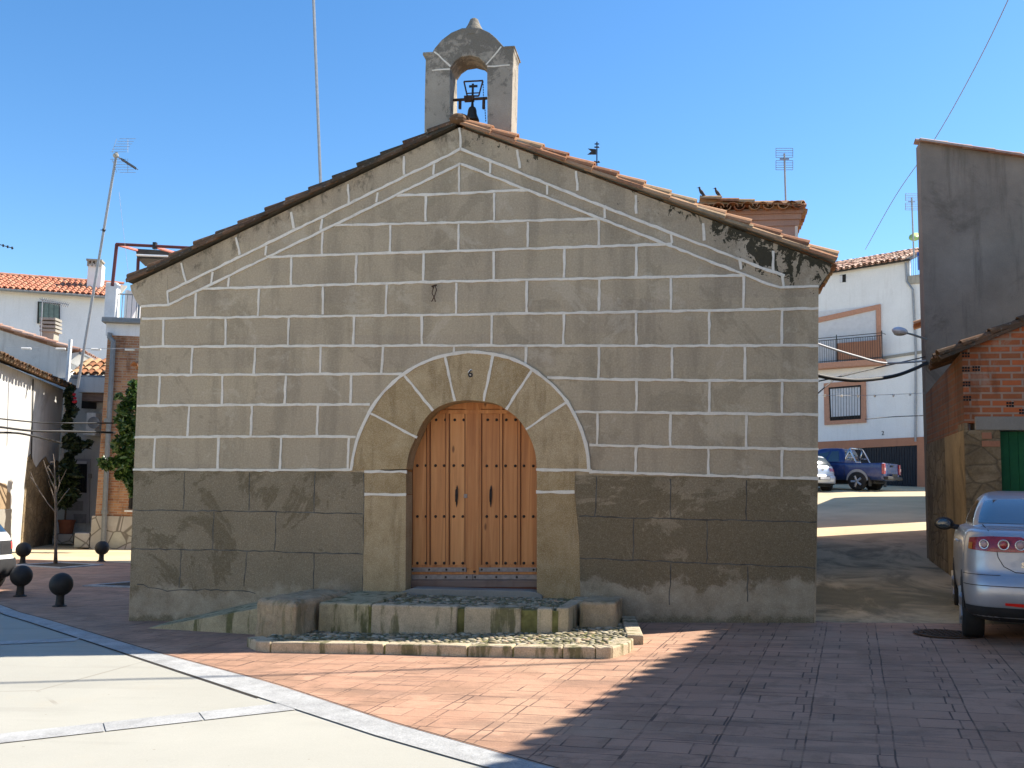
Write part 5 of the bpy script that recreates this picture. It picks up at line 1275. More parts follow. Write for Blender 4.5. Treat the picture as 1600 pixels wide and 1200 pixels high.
gg = MB(); gg.fbox(DF, sL-.14, sR, zT+.362, zT+.52, -.24, .2); gg.build("gutter", M['gutter'], BK, bevel=.02)
dp = MB(); dp.tube([DF.w(*d(172,520,-.14), -.14), DF.w(*d(171,527,-.14), -.14), DF.w(*d(177,534,-.12), -.12), DF.w(*d(176.5,545,-.12), -.12), DF.w(*d(168,700,-.12), -.12), DF.w(*d(161,856,-.12), -.12)], .075, 8)
for u, v in ((167.5, 657), (163.5, 800)): a_ = d(u, v, -.12); dp.tube([DF.w(a_[0], a_[1]-.05, -.12), DF.w(a_[0], a_[1]+.05, -.12)], .095, 8)
dp.build("downpipe", M['gutter'], BK)
zc = zT+.52
tr2 = MB(); p0, p1 = d(161.5, 505), d(180, 505); tr2.fbox(DF, p0[0], p1[0], zc, d(170, 441)[1], -.05, .35); tr2.build("terrace_pier", M['paint_white'], BK, bevel=.03)
WT = Fr(DF.w(p1[0]+.3, 0, 2.2), 40)
tw = MB(); tw.fpoly(WT, [(-.6, zc-.2), (-.6, zc+1.25), (.6, zc+.95), (2.6, zc+.0), (2.6, zc-.2)], 0, .2); tw.build("sunlit_terrace_wall", M['paint_white'], BK)  # white wall added, turned and sloped to catch sun as a bright patch
rl2 = MB(); z0, z1 = d(200, 501)[1], d(200, 459)[1]
for k in range(12): s_ = p1[0]+.12*k*1.15; rl2.tube([DF.w(s_, z0, .1), DF.w(s_, z1, .1)], .012, 4)
for z in (z0, z1): rl2.tube([DF.w(p1[0], z, .1), DF.w(p1[0]+2.4, z, .1)], .022, 5)
s_ = p1[0]+.62; rl2.tube([DF.w(s_, z0-.2, .1), DF.w(s_, z1+.05, .1)], .03, 5); rl2.build("railing", M['gutter'], BK)
# window with grille peeping past the church
wi = MB(); p0, p1_ = d(201, 795), d(260, 758); wi.fbox(DF, p0[0], p1_[0], p0[1], p1_[1]+.1, -.02, .05); wio = wi.build("window", M['dark'], BK)
gr = MB()
for k in range(9): s_ = p0[0]+.06+k*.11; gr.tube([DF.w(s_, p0[1], -.09), DF.w(s_, p1_[1]+.1, -.09)], .012, 4)
for k in range(5): z = p0[1]+.05+k*.17; gr.tube([DF.w(p0[0], z, -.09), DF.w(p1_[0], z, -.09)], .010, 4)
gr.build("bars", M['iron'], wio); si = MB(); p0 = d(196, 797); si.fbox(DF, p0[0], p1_[0], p0[1]-.05, p0[1]+.0, -.12, .05); si.build("sill", M['paint_white'], wio)
co_ = MB(); q = DF.w(*d(209, 572, -.4), -.4)
for j in range(3): barrel(co_, np.array(q)+np.array([.05*j, .2*j, -.06*j]), (.3, .9, .15), (.95, -.3, 0), (0, 0, 1), .5, .16, .14, .3+.2*j, 6, .02)
co_.build("porch_tiles", M['tile_orange'], BK)
# steel pergola on the terrace
PG = empty("pergola", tuple(at(180, 455, 29.5)), "rust red steel pergola frame with rolled dark awning on the brick house terrace", "pergola")
M['redsteel'] = simple("red_oxide_steel", (.10,.028,.03), .6, .2, .2, 8)
D1, D2 = 29.2, 31.0
pg = MB(); pg.tube([tuple(at(175.5,447,D1)), tuple(at(182.5,381,D1))], .05, 6); pg.build("post", M['redsteel'], PG)
pg = MB(); pg.tube([tuple(at(214,456,D2)), tuple(at(216,404,D2))], .05, 6); pg.build("post", M['redsteel'], PG)
pg = MB(); pg.tube([tuple(at(181.5,381.5,D1)), tuple(at(330,389,D1))], .045, 6); pg.build("top_rail", M['redsteel'], PG)
pg = MB(); a_ = at(242, 384, D1); pg.box(tuple(a_), (.10, .10, .2)); pg.build("clamp", M['iron'], PG)
pg = MB()
for (u0, v0, u1, v1) in ((182,382,214,391), (243,386,273,395)): pg.tube([tuple(at(u0, v0, D1)), tuple(at(u1, v1, D2))], .045, 5)
pg.build("cross_rail", simple("salmon_rail", (.52,.17,.13), .6), PG)
aw_ = MB(); A_, B_ = at(212, 388.5, D2), at(335, 396, D2); A2, B2 = at(214, 403.5, D2), at(335, 408, D2)
dn = np.array(DF.n)*1.1
aw_.hexa([A2, B2, B2+dn, A2+dn, A_, B_, B_+dn, A_+dn]); aw_.build("awning_box", simple("dark_awning", (.055,.05,.045), .8), PG)
sl2 = MB(); sl2.tube([tuple(at(213,398.5,D2-.1)), tuple(at(330,403,D2-.1))], .035, 5); sl2.build("white_strip", M['paint_white'], PG)

# --- recessed entry house between corner house and brick house
EO = at(100, 838, 31.5); EF = Fr((EO[0], EO[1]), 79)
EH = empty("entry_house", (EO[0], EO[1], 0), "small shaded house front with panelled grey door, balcony and little tiled roof between two houses", "house")
e_ = lambda u, v, dd=0.0: EF.px(u, v, dd)
ew = MB(); fq(ew, EF, [(60,589), (200,594), (200,860), (60,860)], 0, .25); q = [EF.w(e_(60,700)[0], 0, .26), EF.w(e_(200,700)[0], 0, .26), EF.w(e_(200,700)[0], 0, 5), EF.w(e_(60,700)[0], 0, 5)]
ew.zpoly([(p[0], p[1]) for p in q], -.2, e_(120, 589)[1]); ew.build("wall", M['wall_aged'], EH)
et = MB(); R = random.Random(46); ee_ = np.array(EF.e); eup = np.array(EF.n)*.90+np.array([0, 0, .43]); ewn = np.cross(ee_, eup); ewn = ewn if ewn[2] > 0 else -ewn
O = np.array(EF.w(*e_(114, 586, -.45), -.45)); tile_field(et, O, ee_, eup, ewn, 12, 4, .25, .36, .11, 6, .02, R); et.build("roof", M['tile_orange'], EH)
gt2 = MB(); gt2.tube([EF.w(*e_(111, 588.5, -.5), -.5), EF.w(*e_(165, 590, -.5), -.5)], .06, 6); gt2.build("gutter", M['gutter'], EH)
bl2 = MB(); p0, p1_ = e_(122, 610, -.8), e_(170, 590, -.8); bl2.fbox(EF, p0[0], p1_[0], p0[1]-.05, p1_[1], -.8, -.02); bl2.build("balcony", M['wall_aged'], EH)
bs2 = MB(); bs2.fbox(EF, p0[0]+.05, p1_[0], p0[1]-.30, p0[1]-.052, -.6, -.02); bs2.build("beam", M['sill_wood'], EH)
wn_ = MB(); fq(wn_, EF, [(128,621), (151,622), (150,639), (127,638)], -.03, .02); wn_.build("window", M['dark'], EH)
acp = e_(134, 676, -.5); acq = e_(150, 645, -.5)
AC = empty("air_conditioner", EF.w(acp[0], acp[1], -.4), "white air conditioner box on brackets on the shaded house front", "air conditioner")
ac = MB(); ac.fbox(EF, acp[0], acq[0]+.02, acp[1], acq[1], -.55, -.12); ac.build("casing", M['white'], AC, bevel=.02)
ac = MB(); ac.lathe([(.19, 0), (.19, -.012), (.15, -.02)], EF.w(acp[0]+.25, (acp[1]+acq[1])/2, -.552), 16, 'y', .5, rad(11)); ac.build("fan_grille", M['galv'], AC)
ac = MB(); ac.fbox(EF, acp[0]-.05, acq[0]+.05, acp[1]-.08, acp[1]-.005, -.58, -.0); ac.build("bracket", M['white'], AC)
dq = MB(); fq(dq, EF, [(104,716), (141,717), (139,818), (103,816)], -.06, .02); dro = dq.build("door", simple("grey_door", (.36,.35,.36), .6, 0, .08, 4), EH)
dq = MB(); fq(dq, EF, [(106,722), (136,722.5), (135,770), (106,769)], -.075, -.061); dpn = dq.build("pane", M['dark'], dro)
dq = MB(); fq(dq, EF, [(107,720), (135.5,720.5), (135.5,725), (107,724.5)], -.085, -.076); dq.build("blind", M['shutter'], dpn)
gr = MB()
for k in range(11): a_ = e_(107.5+k*2.7, 726, -.11); b_ = e_(107.2+k*2.7, 768, -.11); gr.tube([EF.w(*a_, -.11), EF.w(*b_, -.11)], .013, 4)
gr.build("bars", M['iron'], dpn)
dq = MB(); fq(dq, EF, [(104,783), (130,783), (129,798), (104,797.5)], -.068, -.06); fq(dq, EF, [(115,803), (135,803.5), (134,818), (115,817)], -.068, -.06); dq.build("panel", simple("door_panel", (.22,.21,.21), .7, 0, .2, 8), dro)
mbx = MB(); fq(mbx, EF, [(137.5,740), (142.5,740), (142.5,747), (137.5,747)], -.12, -.061); mbx.build("meter_box", M['cement'], EH)

# ================================================================== plants
def leaf_mat(name, c1, c2, gloss=.4):
    n = N(name); t = n.tone(); n.b.inputs['Subsurface Weight'].default_value = 0
    return n.out(n.ramp(t, [(0, c1), (1, c2)]), gloss, 0, .45)
M['leaf'] = leaf_mat("glossy_leaf", (.022,.055,.010), (.085,.145,.030), .35)
M['leaf_dark'] = leaf_mat("dark_leaf", (.012,.022,.008), (.035,.055,.018), .5)
M['bark'] = simple("grey_bark", (.15,.12,.095), .9, 0, .35, 14, bump=.4)
def leaves(mb, blobs, nn, size, seed, long=2.2):
    R = random.Random(seed)
    for c, r, wgt in blobs:
        for _ in range(int(nn*wgt)):
            th, ph, rr = R.uniform(0, 6.283), math.acos(R.uniform(-1, 1)), R.uniform(.35, 1)**.6
            p = Vector((c[0]+r[0]*rr*math.sin(ph)*math.cos(th), c[1]+r[1]*rr*math.sin(ph)*math.sin(th), c[2]+r[2]*rr*math.cos(ph)))
            d1 = Vector((R.uniform(-1, 1), R.uniform(-1, 1), R.uniform(-.9, .4))).normalized(); d2 = d1.orthogonal(); d2 = (Matrix.Rotation(R.uniform(0, 6.28), 3, d1) @ d2).normalized()
            s = size*R.uniform(.6, 1.25); l = d1*s*long*.5; w_ = d2*s*.5; b = d1.cross(d2)*s*.18
            mb.add([p-l, p-l*.3+w_-b, p+l*.4+w_*.8-b, p+l, p+l*.4-w_*.8-b, p-l*.3-w_-b, p-l*.3, p+l*.4], [(0,6,1),(1,6,7,2),(2,7,3),(0,5,6),(5,4,7,6),(4,3,7)], R.random())
dp0 = DF.w(*d(196, 858, -1.0), -1.0)
BU = empty("climbing_shrub", (dp0[0], dp0[1], 0), "glossy green leafy shrub against the brick house beside the church corner", "shrub")
k = 27.5/FPX; blobs = []
for u, v, ru, rv, wg in ((207,612,6,8,.25),(196,640,12,14,.7),(206,625,8,16,.6),(200,668,14,16,1.0),(188,655,7,8,.2),(208,690,10,20,1.0),(190,695,14,16,.8),(199,722,13,18,1.0),(182,722,10,9,.45),(170,728,8,6,.3),(161,722,6,5,.2),(202,748,9,12,.6),(208,765,6,10,.35),(188,742,9,7,.3),(218,660,9,40,1.0),(220,740,9,30,1.0),(186,618,6,4,.1),(208,600,5,5,.12)):
    c = at(u, v, 27.3); blobs.append((c, (ru*k, ru*k*1.1, rv*k), wg))
lm = MB(); leaves(lm, blobs, 230, .105, 51, 2.4); lm.build("foliage", M['leaf'], BU)
stm = MB(); R = random.Random(9)
bs0 = np.array([at(222, 800, 27.3)[0], at(222, 800, 27.3)[1], 0.0]); stm.tube([bs0, at(219,790,27.3), at(213,740,27.3), at(209,690,27.3), at(206,640,27.3), at(206,605,27.3)], [.05,.05,.045,.035,.025,.01], 6)
for u, v in ((185,730),(163,724),(186,690),(190,655),(200,760),(188,620)):
    m0 = at(212, v+18, 27.3); stm.tube([m0, (m0+at(u, v, 27.2))/2+np.array([0, 0, .05]), at(u, v, 27.2)], [.02,.014,.006], 5)
stm.build("stem", M['bark'], BU)
# flowering climber, dark creeper and potted plants in the recess
CR1 = empty("rose_climber", tuple(EF.w(*e_(112, 700, -.5), -.5)), "dark climber with a few red flowers beside the white rain pipe", "climber")
k = 31/FPX; bb1 = []
for u, v, ru, rv, wg in ((108,618,7,16,.8),(112,640,8,14,.7),(106,660,7,14,.6),(112,690,14,14,1.0),(107,715,7,8,.4),(125,695,16,6,.5),(138,693,8,4,.2),(118,703,10,7,.3)): bb1.append((at(u, v, 30.4), (ru*k, ru*k, rv*k), wg))
lm = MB(); leaves(lm, bb1, 170, .11, 52, 1.8); lm.build("foliage", M['leaf_dark'], CR1)
fl2 = MB()
for u, v in ((116,616),(117,622),(115.5,628),(118,627)): fl2.ball(tuple(at(u, v, 29.9)), .055, (1, 1, .8), 7, 5)
fl2.build("flower", simple("red_petals", (.42,.015,.03), .6), CR1)
stm = MB(); stm.tube([EF.w(e_(106, 830)[0], 0, -.3), at(106,760,30.5), at(108,690,30.5), at(110,620,30.5)], [.03,.028,.02,.012], 5); stm.build("stem", M['bark'], CR1)
PP = empty("potted_plant", tuple(EF.w(e_(105, 820)[0], 0, -1.0)), "dark bushy plant in a terracotta pot beside the grey panelled door", "potted plant")
q0 = EF.w(e_(104, 820, -1.0)[0], 0, -1.0); pt = MB(); pt.lathe([(.17, 0), (.19, .02), (.24, .36), (.26, .36), (.26, .42), (.22, .42), (.20, .38)], (q0[0], q0[1], .30), 14); pt.build("pot", simple("terracotta_pot", (.27,.10,.055), .85), PP)
st3 = MB(); st3.box((q0[0], q0[1], .15), (.6, .6, .3), .3); st3.build("stand", M['poly_stone'], PP, bevel=.03)
bb2 = []
for u, v, ru, rv, wg in ((108,770,13,13,1.0),(100,750,12,15,.9),(112,745,10,12,.7),(106,728,9,10,.4),(100,785,10,8,.4)): bb2.append((at(u, v, 29.8), (ru*k, ru*k, rv*k), wg))
lm = MB(); leaves(lm, bb2, 200, .14, 53, 2.6); lm.build("foliage", M['leaf_dark'], PP)
for i, (u, v, r_) in enumerate(((72,838,.42),(95,836,.3),(112,832,.34),(124,828,.36),(56,842,.3),(139,836,.22))):
    p = gpt(u, v+6); b = MB(); b.ball((0, 0, 0), r_, (1.1, .8, .75), 14, 9); o = b.build("garden_stone", M['poly_stone'], smooth=True); o.location = (p[0], p[1], G(p[0], p[1])+r_*.35); o.rotation_euler = (.2*i, .1, i*1.1)
    tx = bpy.data.textures.new("stone_noise", 'CLOUDS'); tx.noise_scale = .3; dm = o.modifiers.new("rough", 'DISPLACE'); dm.texture = tx; dm.strength = .22; dm.texture_coords = 'GLOBAL'
    tag(o, "rough boulder lying in the shade before the recessed house, one of six", "boulder", "boulders before the recessed house")
# --- bare sapling in its pit
sp = gpt(87, 882)
SPL = empty("sapling_tree", tuple(sp), "slender bare sapling in a square tree pit in front of the left houses", "tree")
dS = np.linalg.norm((sp-CAM)@_f); dS = float((sp-CAM)@_f); S_ = lambda u, v, o=0: tuple(at(u, v, dS+o))
tk = MB(); tk.tube([tuple(sp-np.array([0, 0, .05])), S_(87,860), S_(87.5,820), S_(87,780), S_(86,750), S_(84.5,720), S_(83,709)], [.05,.035,.03,.026,.018,.010,.006], 7); tk.build("trunk", M['bark'], SPL, smooth=True)
bn = MB()
for pts in ([(86.5,800),(75,787),(62,768),(53,752),(48,738)], [(86.5,792),(97,778),(104,768)], [(86,765),(80,752),(72,733),(68,719)], [(62,768),(57,757)], [(86,748),(80,738),(74,729)], [(86.5,785),(80,765),(76,752)], [(87,775),(93,755),(101,740),(104,733)], [(72,733),(77,727)], [(97,778),(103,770),(109,763)], [(84.5,722),(78,722)], [(53,752),(47,745)], [(93,755),(92,742)]):
    R = random.Random(str(pts)); n_ = len(pts); bn.tube([S_(u, v, R.uniform(-.25, .25)*(i/n_)) for i, (u, v) in enumerate(pts)], [.011*(1-i/n_)+.003 for i in range(n_)], 5)
bn.build("branch", M['bark'], SPL)
def pit(name, corners, label, soil):
    cs = [gpt(*c)[:2] for c in corners]; P_ = empty(name, (cs[0][0], cs[0][1], 0), label, "tree pit"); cx = sum(c[0] for c in cs)/4; cy = sum(c[1] for c in cs)/4
    inn_ = [(cx+(c[0]-cx)*.80, cy+(c[1]-cy)*.80) for c in cs]
    for i in range(4):
        j = (i+1) % 4; pl = [cs[i], cs[j], inn_[j], inn_[i]]; mb = MB()
        ar_ = sum(pl[a][0]*pl[(a+1) % 4][1]-pl[(a+1) % 4][0]*pl[a][1] for a in range(4)); pl = pl if ar_ > 0 else pl[::-1]
        mb.zpoly(pl, -.1, [G(*p)+.035 for p in pl]); mb.build("kerb", M['band'], P_, bevel=.008)
    mb = MB(); ar_ = sum(inn_[a][0]*inn_[(a+1) % 4][1]-inn_[(a+1) % 4][0]*inn_[a][1] for a in range(4)); il = inn_ if ar_ > 0 else inn_[::-1]
    mb.zpoly(il, -.1, [G(*p)+.02 for p in il]); mb.build("soil", M['soil'], P_)
pit("tree_pit", [(18,884.5),(95,889.5),(162,884),(95,880)], "pale kerbed square of soil around the bare sapling", 1)
pit("tree_pit", [(128,917.5),(215,920),(300,914),(235,908)], "pale kerbed square of soil partly hidden by the church corner", 1)

# ================================================================== ball bollards
def make_bollard():
    root = empty("ball_bollard", (0, 0, 0), "x", "bollard", "black ball bollards")
    b = MB(); b.lathe([(.10, 0), (.10, .012), (.075, .02), (.062, .03), (.056, .10), (.056, .18), (.06, .2)], (0, 0, 0), 20); b.build("post", M['boll'], root, smooth=False)
    b = MB(); b.ball((0, 0, .315), .165, (1, 1, 1), 26, 16); b.build("ball", M['boll'], root, smooth=True); return root
def boll():
    n = N("cast_iron_black"); g = n.noise(70, 3, .7); n.bump(g, .35, .006); return n.out(n.ramp(n.noise(5, 6), [(.3, (.014,.014,.014)), (.7, (.035,.034,.032))]), .62, .1, .4)
M['boll'] = boll()
def copy_tree(o, parent=None):
    c = o.copy(); COL.objects.link(c); c.parent = parent
    if parent is not None: c.matrix_parent_inverse = o.matrix_parent_inverse.copy()
    for ch in list(o.children): copy_tree(ch, c)
    return c
b0 = make_bollard()
for i, (u, v, lab) in enumerate(((93, 949, "nearest black ball bollard, standing alone on red paving left of the church"), (31, 933, "black ball bollard close to the tail of the white car"), (35, 882, "black ball bollard behind the white car, left of the sapling"), (158, 878, "far black ball bollard before the brick house, right of the sapling"))):
    o = b0 if i == 0 else copy_tree(b0); p = gpt(u, v); o.location = (p[0], p[1], G(p[0], p[1])+.012); o['label'] = lab

# ================================================================== cars
def lerp_slices(sl, z):
    for a, b in zip(sl, sl[1:]):
        if a[0] <= z <= b[0] and b[0] > a[0]:
            t = (z-a[0])/(b[0]-a[0]); return tuple(x+(y-x)*t for x, y in zip(a, b))
    return sl[0] if z < sl[0][0] else sl[-1]
def car_pt(s, k, side, off=0.0):
    """s=(z,xr,xf,w,rcr,rcf,bow); k: 0..1 rear edge, 1..2 rear corner, 2..3 flank, 3..4 front corner, 4..5 nose. rear at x=0, nose +x"""
    z, xr, xf, w, rr, rf_, bow = s
    rr = min(rr, w*.95); rf_ = min(rf_, w*.95)
    rx = rr*1.0
    if k <= 1: y = (w-rr)*k; x = xr + bow*(y/w)**2*.5
    elif k <= 2:
        a = (k-1)*math.pi/2; y = (w-rr)+rr*math.sin(a); x = xr + bow*((w-rr)/w)**2*.5 + rx*1.25*(1-math.cos(a))
    elif k <= 3:
        t = k-2; x0 = xr+bow*((w-rr)/w)**2*.5+rx*1.25; x1 = xf-rf_*1.5; x = x0+(x1-x0)*t; y = w
    elif k <= 4:
        a = (k-3)*math.pi/2; x = xf-rf_*1.5+rf_*1.5*math.sin(a); y = w-rf_+rf_*math.cos(a)
    else: y = (w-rf_)*(5-k); x = xf
    if off:
        e = 1e-3; p = car_pt(s, min(5, k+e), 1); q = car_pt(s, max(0, k-e), 1); tx, ty = p[0]-q[0], p[1]-q[1]; l = math.hypot(tx, ty) or 1
        x += -ty/l*off; y += tx/l*off
    return (x, y*side, z)
KS = [i/4 for i in range(4)] + [1+i/7 for i in range(7)] + [2+i/10 for i in range(10)] + [3+i/5 for i in range(5)] + [4, 4.5, 5]
def car_shell(sl, cap=True):
    mb = MB(); n = len(KS)
    loop = [(k, 1) for k in KS] + [(k, -1) for k in KS[::-1][1:-1]]; m = len(loop); vs = [car_pt(s, k, sd) for s in sl for k, sd in loop]
    fs = [(i*m+(j+1) % m, i*m+j, (i+1)*m+j, (i+1)*m+(j+1) % m) for i in range(len(sl)-1) for j in range(m)]
    fs += [tuple(range(m)), tuple(range((len(sl)-1)*m, len(sl)*m))[::-1]]
    return mb.add(vs, fs)
def smooth_slices(sl, n=3):
    out = []
    for i in range(len(sl)-1):
        p0, p1, p2, p3 = sl[max(0, i-1)], sl[i], sl[i+1], sl[min(len(sl)-1, i+2)]
        for k in range(n):
            t = k/n; out.append(tuple(.5*((2*b)+(c-a)*t+(2*a-5*b+4*c-d_)*t*t+(3*b-a-3*c+d_)*t**3) for a, b, c, d_ in zip(p0, p1, p2, p3)))
    out.append(sl[-1]); return out
def car_patch(sl, ks, z0f, z1f, side, off=.004, nz=6, both=False, nk=8):
    """a panel on the shell: ks=(k0,k1), bottom/top z as functions of t in 0..1"""
    mb = MB(); vs = []; k0, k1 = ks
    for i in range(nk+1):
        t = i/nk; k = k0+(k1-k0)*t; a, b = z0f(t), z1f(t)
        for j in range(nz+1):
            z = a+(b-a)*j/nz; vs.append(car_pt((z,)+tuple(lerp_slices(sl, z)[1:]), abs(k), side*(1 if k >= 0 else -1), off))
    fs = [(i*(nz+1)+j, (i+1)*(nz+1)+j, (i+1)*(nz+1)+j+1, i*(nz+1)+j+1) for i in range(nk) for j in range(nz)]
    if side > 0: fs = [f[::-1] for f in fs]
    return mb.add(vs, fs)
cst = lambda v: (lambda t: v)
def metal_paint(name, c, rough=.32, metal=.55, coat=.6):
    n = N(name); f = n.noise(2.0, 4); n.b.inputs['Coat Weight'].default_value = coat; n.b.inputs['Coat Roughness'].default_value = .08
    dust = n.noise(5, 6, .7); col = n.ramp(f, [(.3, tuple(x*.92 for x in c)), (.7, tuple(min(1, x*1.06) for x in c))]); col = n.mix(n.math('MULTIPLY', n.rng(dust, .45, .75), .18), col, (.30,.27,.23))
    return n.out(col, n.rng(dust, .3, .8, rough, rough+.2), metal, .5)
M['silver'] = metal_paint("silver_paint", (.44,.45,.485)); M['bluepaint'] = metal_paint("blue_paint", (.012,.035,.15), .35, .3)
M['whitepaint'] = metal_paint("white_car_paint", (.72,.73,.74), .4, 0.0); M['silver2'] = metal_paint("pale_silver_paint", (.52,.55,.60))
def glassy():
    n = N("car_glass"); n.b.inputs['Coat Weight'].default_value = 1.0; n.b.inputs['Coat Roughness'].default_value = .02
    return n.out((.025,.042,.055), .08, 0, .8)
M['carglass'] = glassy()
M['plastic'] = simple("black_plastic", (.022,.022,.024), .7, 0, .2, 10); M['tyre'] = simple("tyre_rubber", (.018,.018,.018), .85, 0, .25, 14)
M['rim'] = simple("alloy_rim", (.42,.42,.43), .35, .7, .1, 10); M['chrome'] = simple("chrome", (.6,.6,.6), .18, .9, .05, 5)
def lampmat():
    n = N("tail_lamp_red"); n.b.inputs['Coat Weight'].default_value = .8; return n.out(n.ramp(n.noise(14), [(.3, (.22,.008,.012)), (.7, (.42,.03,.03))]), .25, 0, .5)
M['lamp_red'] = lampmat(); M['lamp_bright'] = simple("reflector_red", (.75,.02,.012), .3); M['lamp_clear'] = simple("lamp_clear", (.50,.32,.30), .2); M['lamp_amber'] = simple("lamp_amber", (.50,.17,.03), .3)
M['plate'] = simple("plate_white", (.72,.72,.72), .5)
def wheel(par, x, y, r, w, side):
    o = MB(); o.lathe([(r*.62, -w/2), (r*.92, -w/2), (r*.985, -w*.36), (r, -w*.2), (r, w*.2), (r*.985, w*.36), (r*.92, w/2), (r*.62, w/2)], (x, y, r), 28, 'y'); ty = o.build("wheel", M['tyre'], par, smooth=True)
    rm = MB(); yy = y+side*(w/2-.03); rm.lathe([(r*.66, -.012), (r*.66, .008), (r*.60, .014), (r*.56, .004)], (x, yy, r), 24, 'y'); rm.lathe([(r*.14, -.02), (r*.14, .03*1)], (x, yy, r), 12, 'y')
    for k in range(5):
        a = k*2*math.pi/5; rm.tube([(x+r*.1*math.cos(a), yy+side*.015, r+r*.1*math.sin(a)), (x+r*.62*math.cos(a), yy+side*.015, r+r*.62*math.sin(a))], r*.13, 6)
    rm.build("rim", M['rim'], ty)
def arch(mb, x, y, r, side, t=.006):  # flat half disc; in black plastic it paints the shaded wheel hollow
    mb.add([(x+r*math.cos(a), y, r*.92+r*math.sin(a)) for a in [math.pi*k/16 for k in range(17)]] + [(x+r*math.cos(a), y+side*t, r*.92+r*math.sin(a)) for a in [math.pi*k/16 for k in range(17)]] , [tuple(range(17, 34))[::side] , tuple(range(17))[::-side]]+[(i, i+1, i+18, i+17) for i in range(16)])
def place(root, p, heading):
    """heading: compass degrees of the car's nose (0 = +y, clockwise)"""
    root.location = p; root.rotation_euler = (0, 0, rad(90-heading))

# --- silver saloon, tail towards us
CAR = empty("silver_sedan", (0, 0, 0), "silver grey saloon parked tail on at the right edge beside the brick shed", "car")
SL1 = [(.20,.30,3.95,.70,.25,.3,.10),(.26,.10,4.10,.80,.26,.35,.16),(.34,.035,4.18,.835,.27,.4,.18),(.46,.0,4.22,.848,.28,.42,.18),(.56,.01,4.22,.85,.28,.42,.18),(.625,.045,4.2,.85,.27,.42,.18),(.66,.075,4.19,.848,.27,.42,.18),(.76,.09,4.16,.846,.27,.44,.18),(.88,.10,4.10,.84,.27,.45,.18),(.96,.125,4.0,.828,.26,.45,.17),(1.015,.16,3.85,.81,.25,.45,.17),(1.045,.22,3.6,.785,.24,.45,.16),(1.062,.33,3.35,.755,.22,.42,.14),
       (1.075,.50,3.1,.735,.20,.35,.12),(1.12,.60,2.98,.728,.19,.3,.12),(1.22,.80,2.78,.695,.19,.28,.12),(1.32,1.02,2.52,.645,.18,.26,.12),(1.38,1.20,2.34,.60,.17,.24,.12),(1.415,1.40,2.1,.54,.16,.2,.1),(1.432,1.62,1.95,.44,.14,.14,.06)]
S1 = smooth_slices(SL1, 3)
bd_ = car_shell(S1).build("body", M['silver'], CAR, smooth=True)
gl1 = car_patch(S1, (-1.55, 1.55), cst(1.105), lambda t: 1.34-.02*abs(2*t-1)**4, 1, .008, 8, nk=24); gl1.build("rear_window", M['carglass'], CAR, smooth=True)
for sd_ in (1, -1):
    gl1 = car_patch(S1, (2.06, 2.86), cst(1.10), lambda t: 1.33-.02*abs(2*t-1)**3, sd_, .006, 6, nk=14); gl1.build("side_window", M['carglass'], CAR, smooth=True)
    # tail lamp wrapping the corner: three round cells
    tl = car_patch(S1, (.50, 1.62), lambda t: .845+.012*abs(2*t-1)**2+.012*t, lambda t: .99-.028*max(0, t-.55)**1.3*2-.06*max(0, .12-t)/.12, sd_, .012, 6, nk=22); tlo = tl.build("tail_lamp", M['lamp_red'], CAR, smooth=True)
    for kk_, mt, rr_ in ((.66, 'lamp_clear', .042), (.90, 'lamp_red', .044), (1.24, 'lamp_clear', .04)):
        c = car_pt((.915,)+tuple(lerp_slices(S1, .915)[1:]), kk_, sd_, .014); c2_ = car_pt((.915,)+tuple(lerp_slices(S1, .915)[1:]), kk_, sd_, .024); nv = Vector(c2_)-Vector(c); Rm = nv.to_track_quat('Z', 'Y').to_matrix()
        rg = MB(); rg.lathe([(rr_*1.12, 0), (rr_*1.12, .008), (rr_, .010), (rr_*.85, .004)], (0, 0, 0), 18); rg.v = [tuple(np.array(Rm @ Vector(v))+np.array(c)) for v in rg.v]; rg.build("lamp_ring", M['chrome'], tlo, smooth=True)
        rg = MB(); rg.lathe([(rr_*.85, .004), (rr_*.6, .012), (rr_*.15, .014)], (0, 0, 0), 18); rg.v = [tuple(np.array(Rm @ Vector(v))+np.array(c)) for v in rg.v]; rg.build("lamp_cell", M[mt], tlo, smooth=True)
    am = car_patch(S1, (1.50, 1.61), cst(.868), cst(.93), sd_, .015, 3, nk=4); am.build("indicator", M['lamp_amber'], tlo, smooth=True)
    rf2 = car_patch(S1, (.52, .92), lambda t: .365+.012*t, lambda t: .40+.0*t, sd_, .012, 2, nk=6); rf2.build("reflector", M['lamp_bright'], CAR, smooth=True)
    # seams: boot lid edge and bumper line
    mr = MB(); mr.ball((2.72, sd_*.96, 1.06), .105, (.55, 1.05, .72), 14, 8); mro = mr.build("mirror", M['plastic'], CAR, smooth=True)
    mr = MB(); mr.tube([(2.74, sd_*.80, 1.02), (2.73, sd_*.92, 1.04)], .03, 6); mr.build("arm", M['plastic'], mro)
    mr = MB(); mr.ball((2.665, sd_*.965, 1.06), .075, (.2, 1.05, .72), 12, 8); mr.build("glass", M['carglass'], mro, smooth=True)
    for x in (.78, 3.36):
        ab = MB(); arch(ab, x, sd_*.848, .335, sd_); ab.build("wheel_arch", M['plastic'], CAR)
        wheel(CAR, x, sd_*.765, .30, .19, sd_)
    dh = MB(); dh.tube([(1.55, sd_*.855, .90), (1.62, sd_*.87, .905), (1.72, sd_*.87, .905), (1.78, sd_*.855, .90)], .014, 6); dh.build("door_handle", M['silver'], CAR)
vl = car_patch(S1, (-1.98, 1.98), lambda t: .21, lambda t: .355-.0*t, 1, .008, 4, nk=30); vl.build("bumper_valance", M['plastic'], CAR, smooth=True)
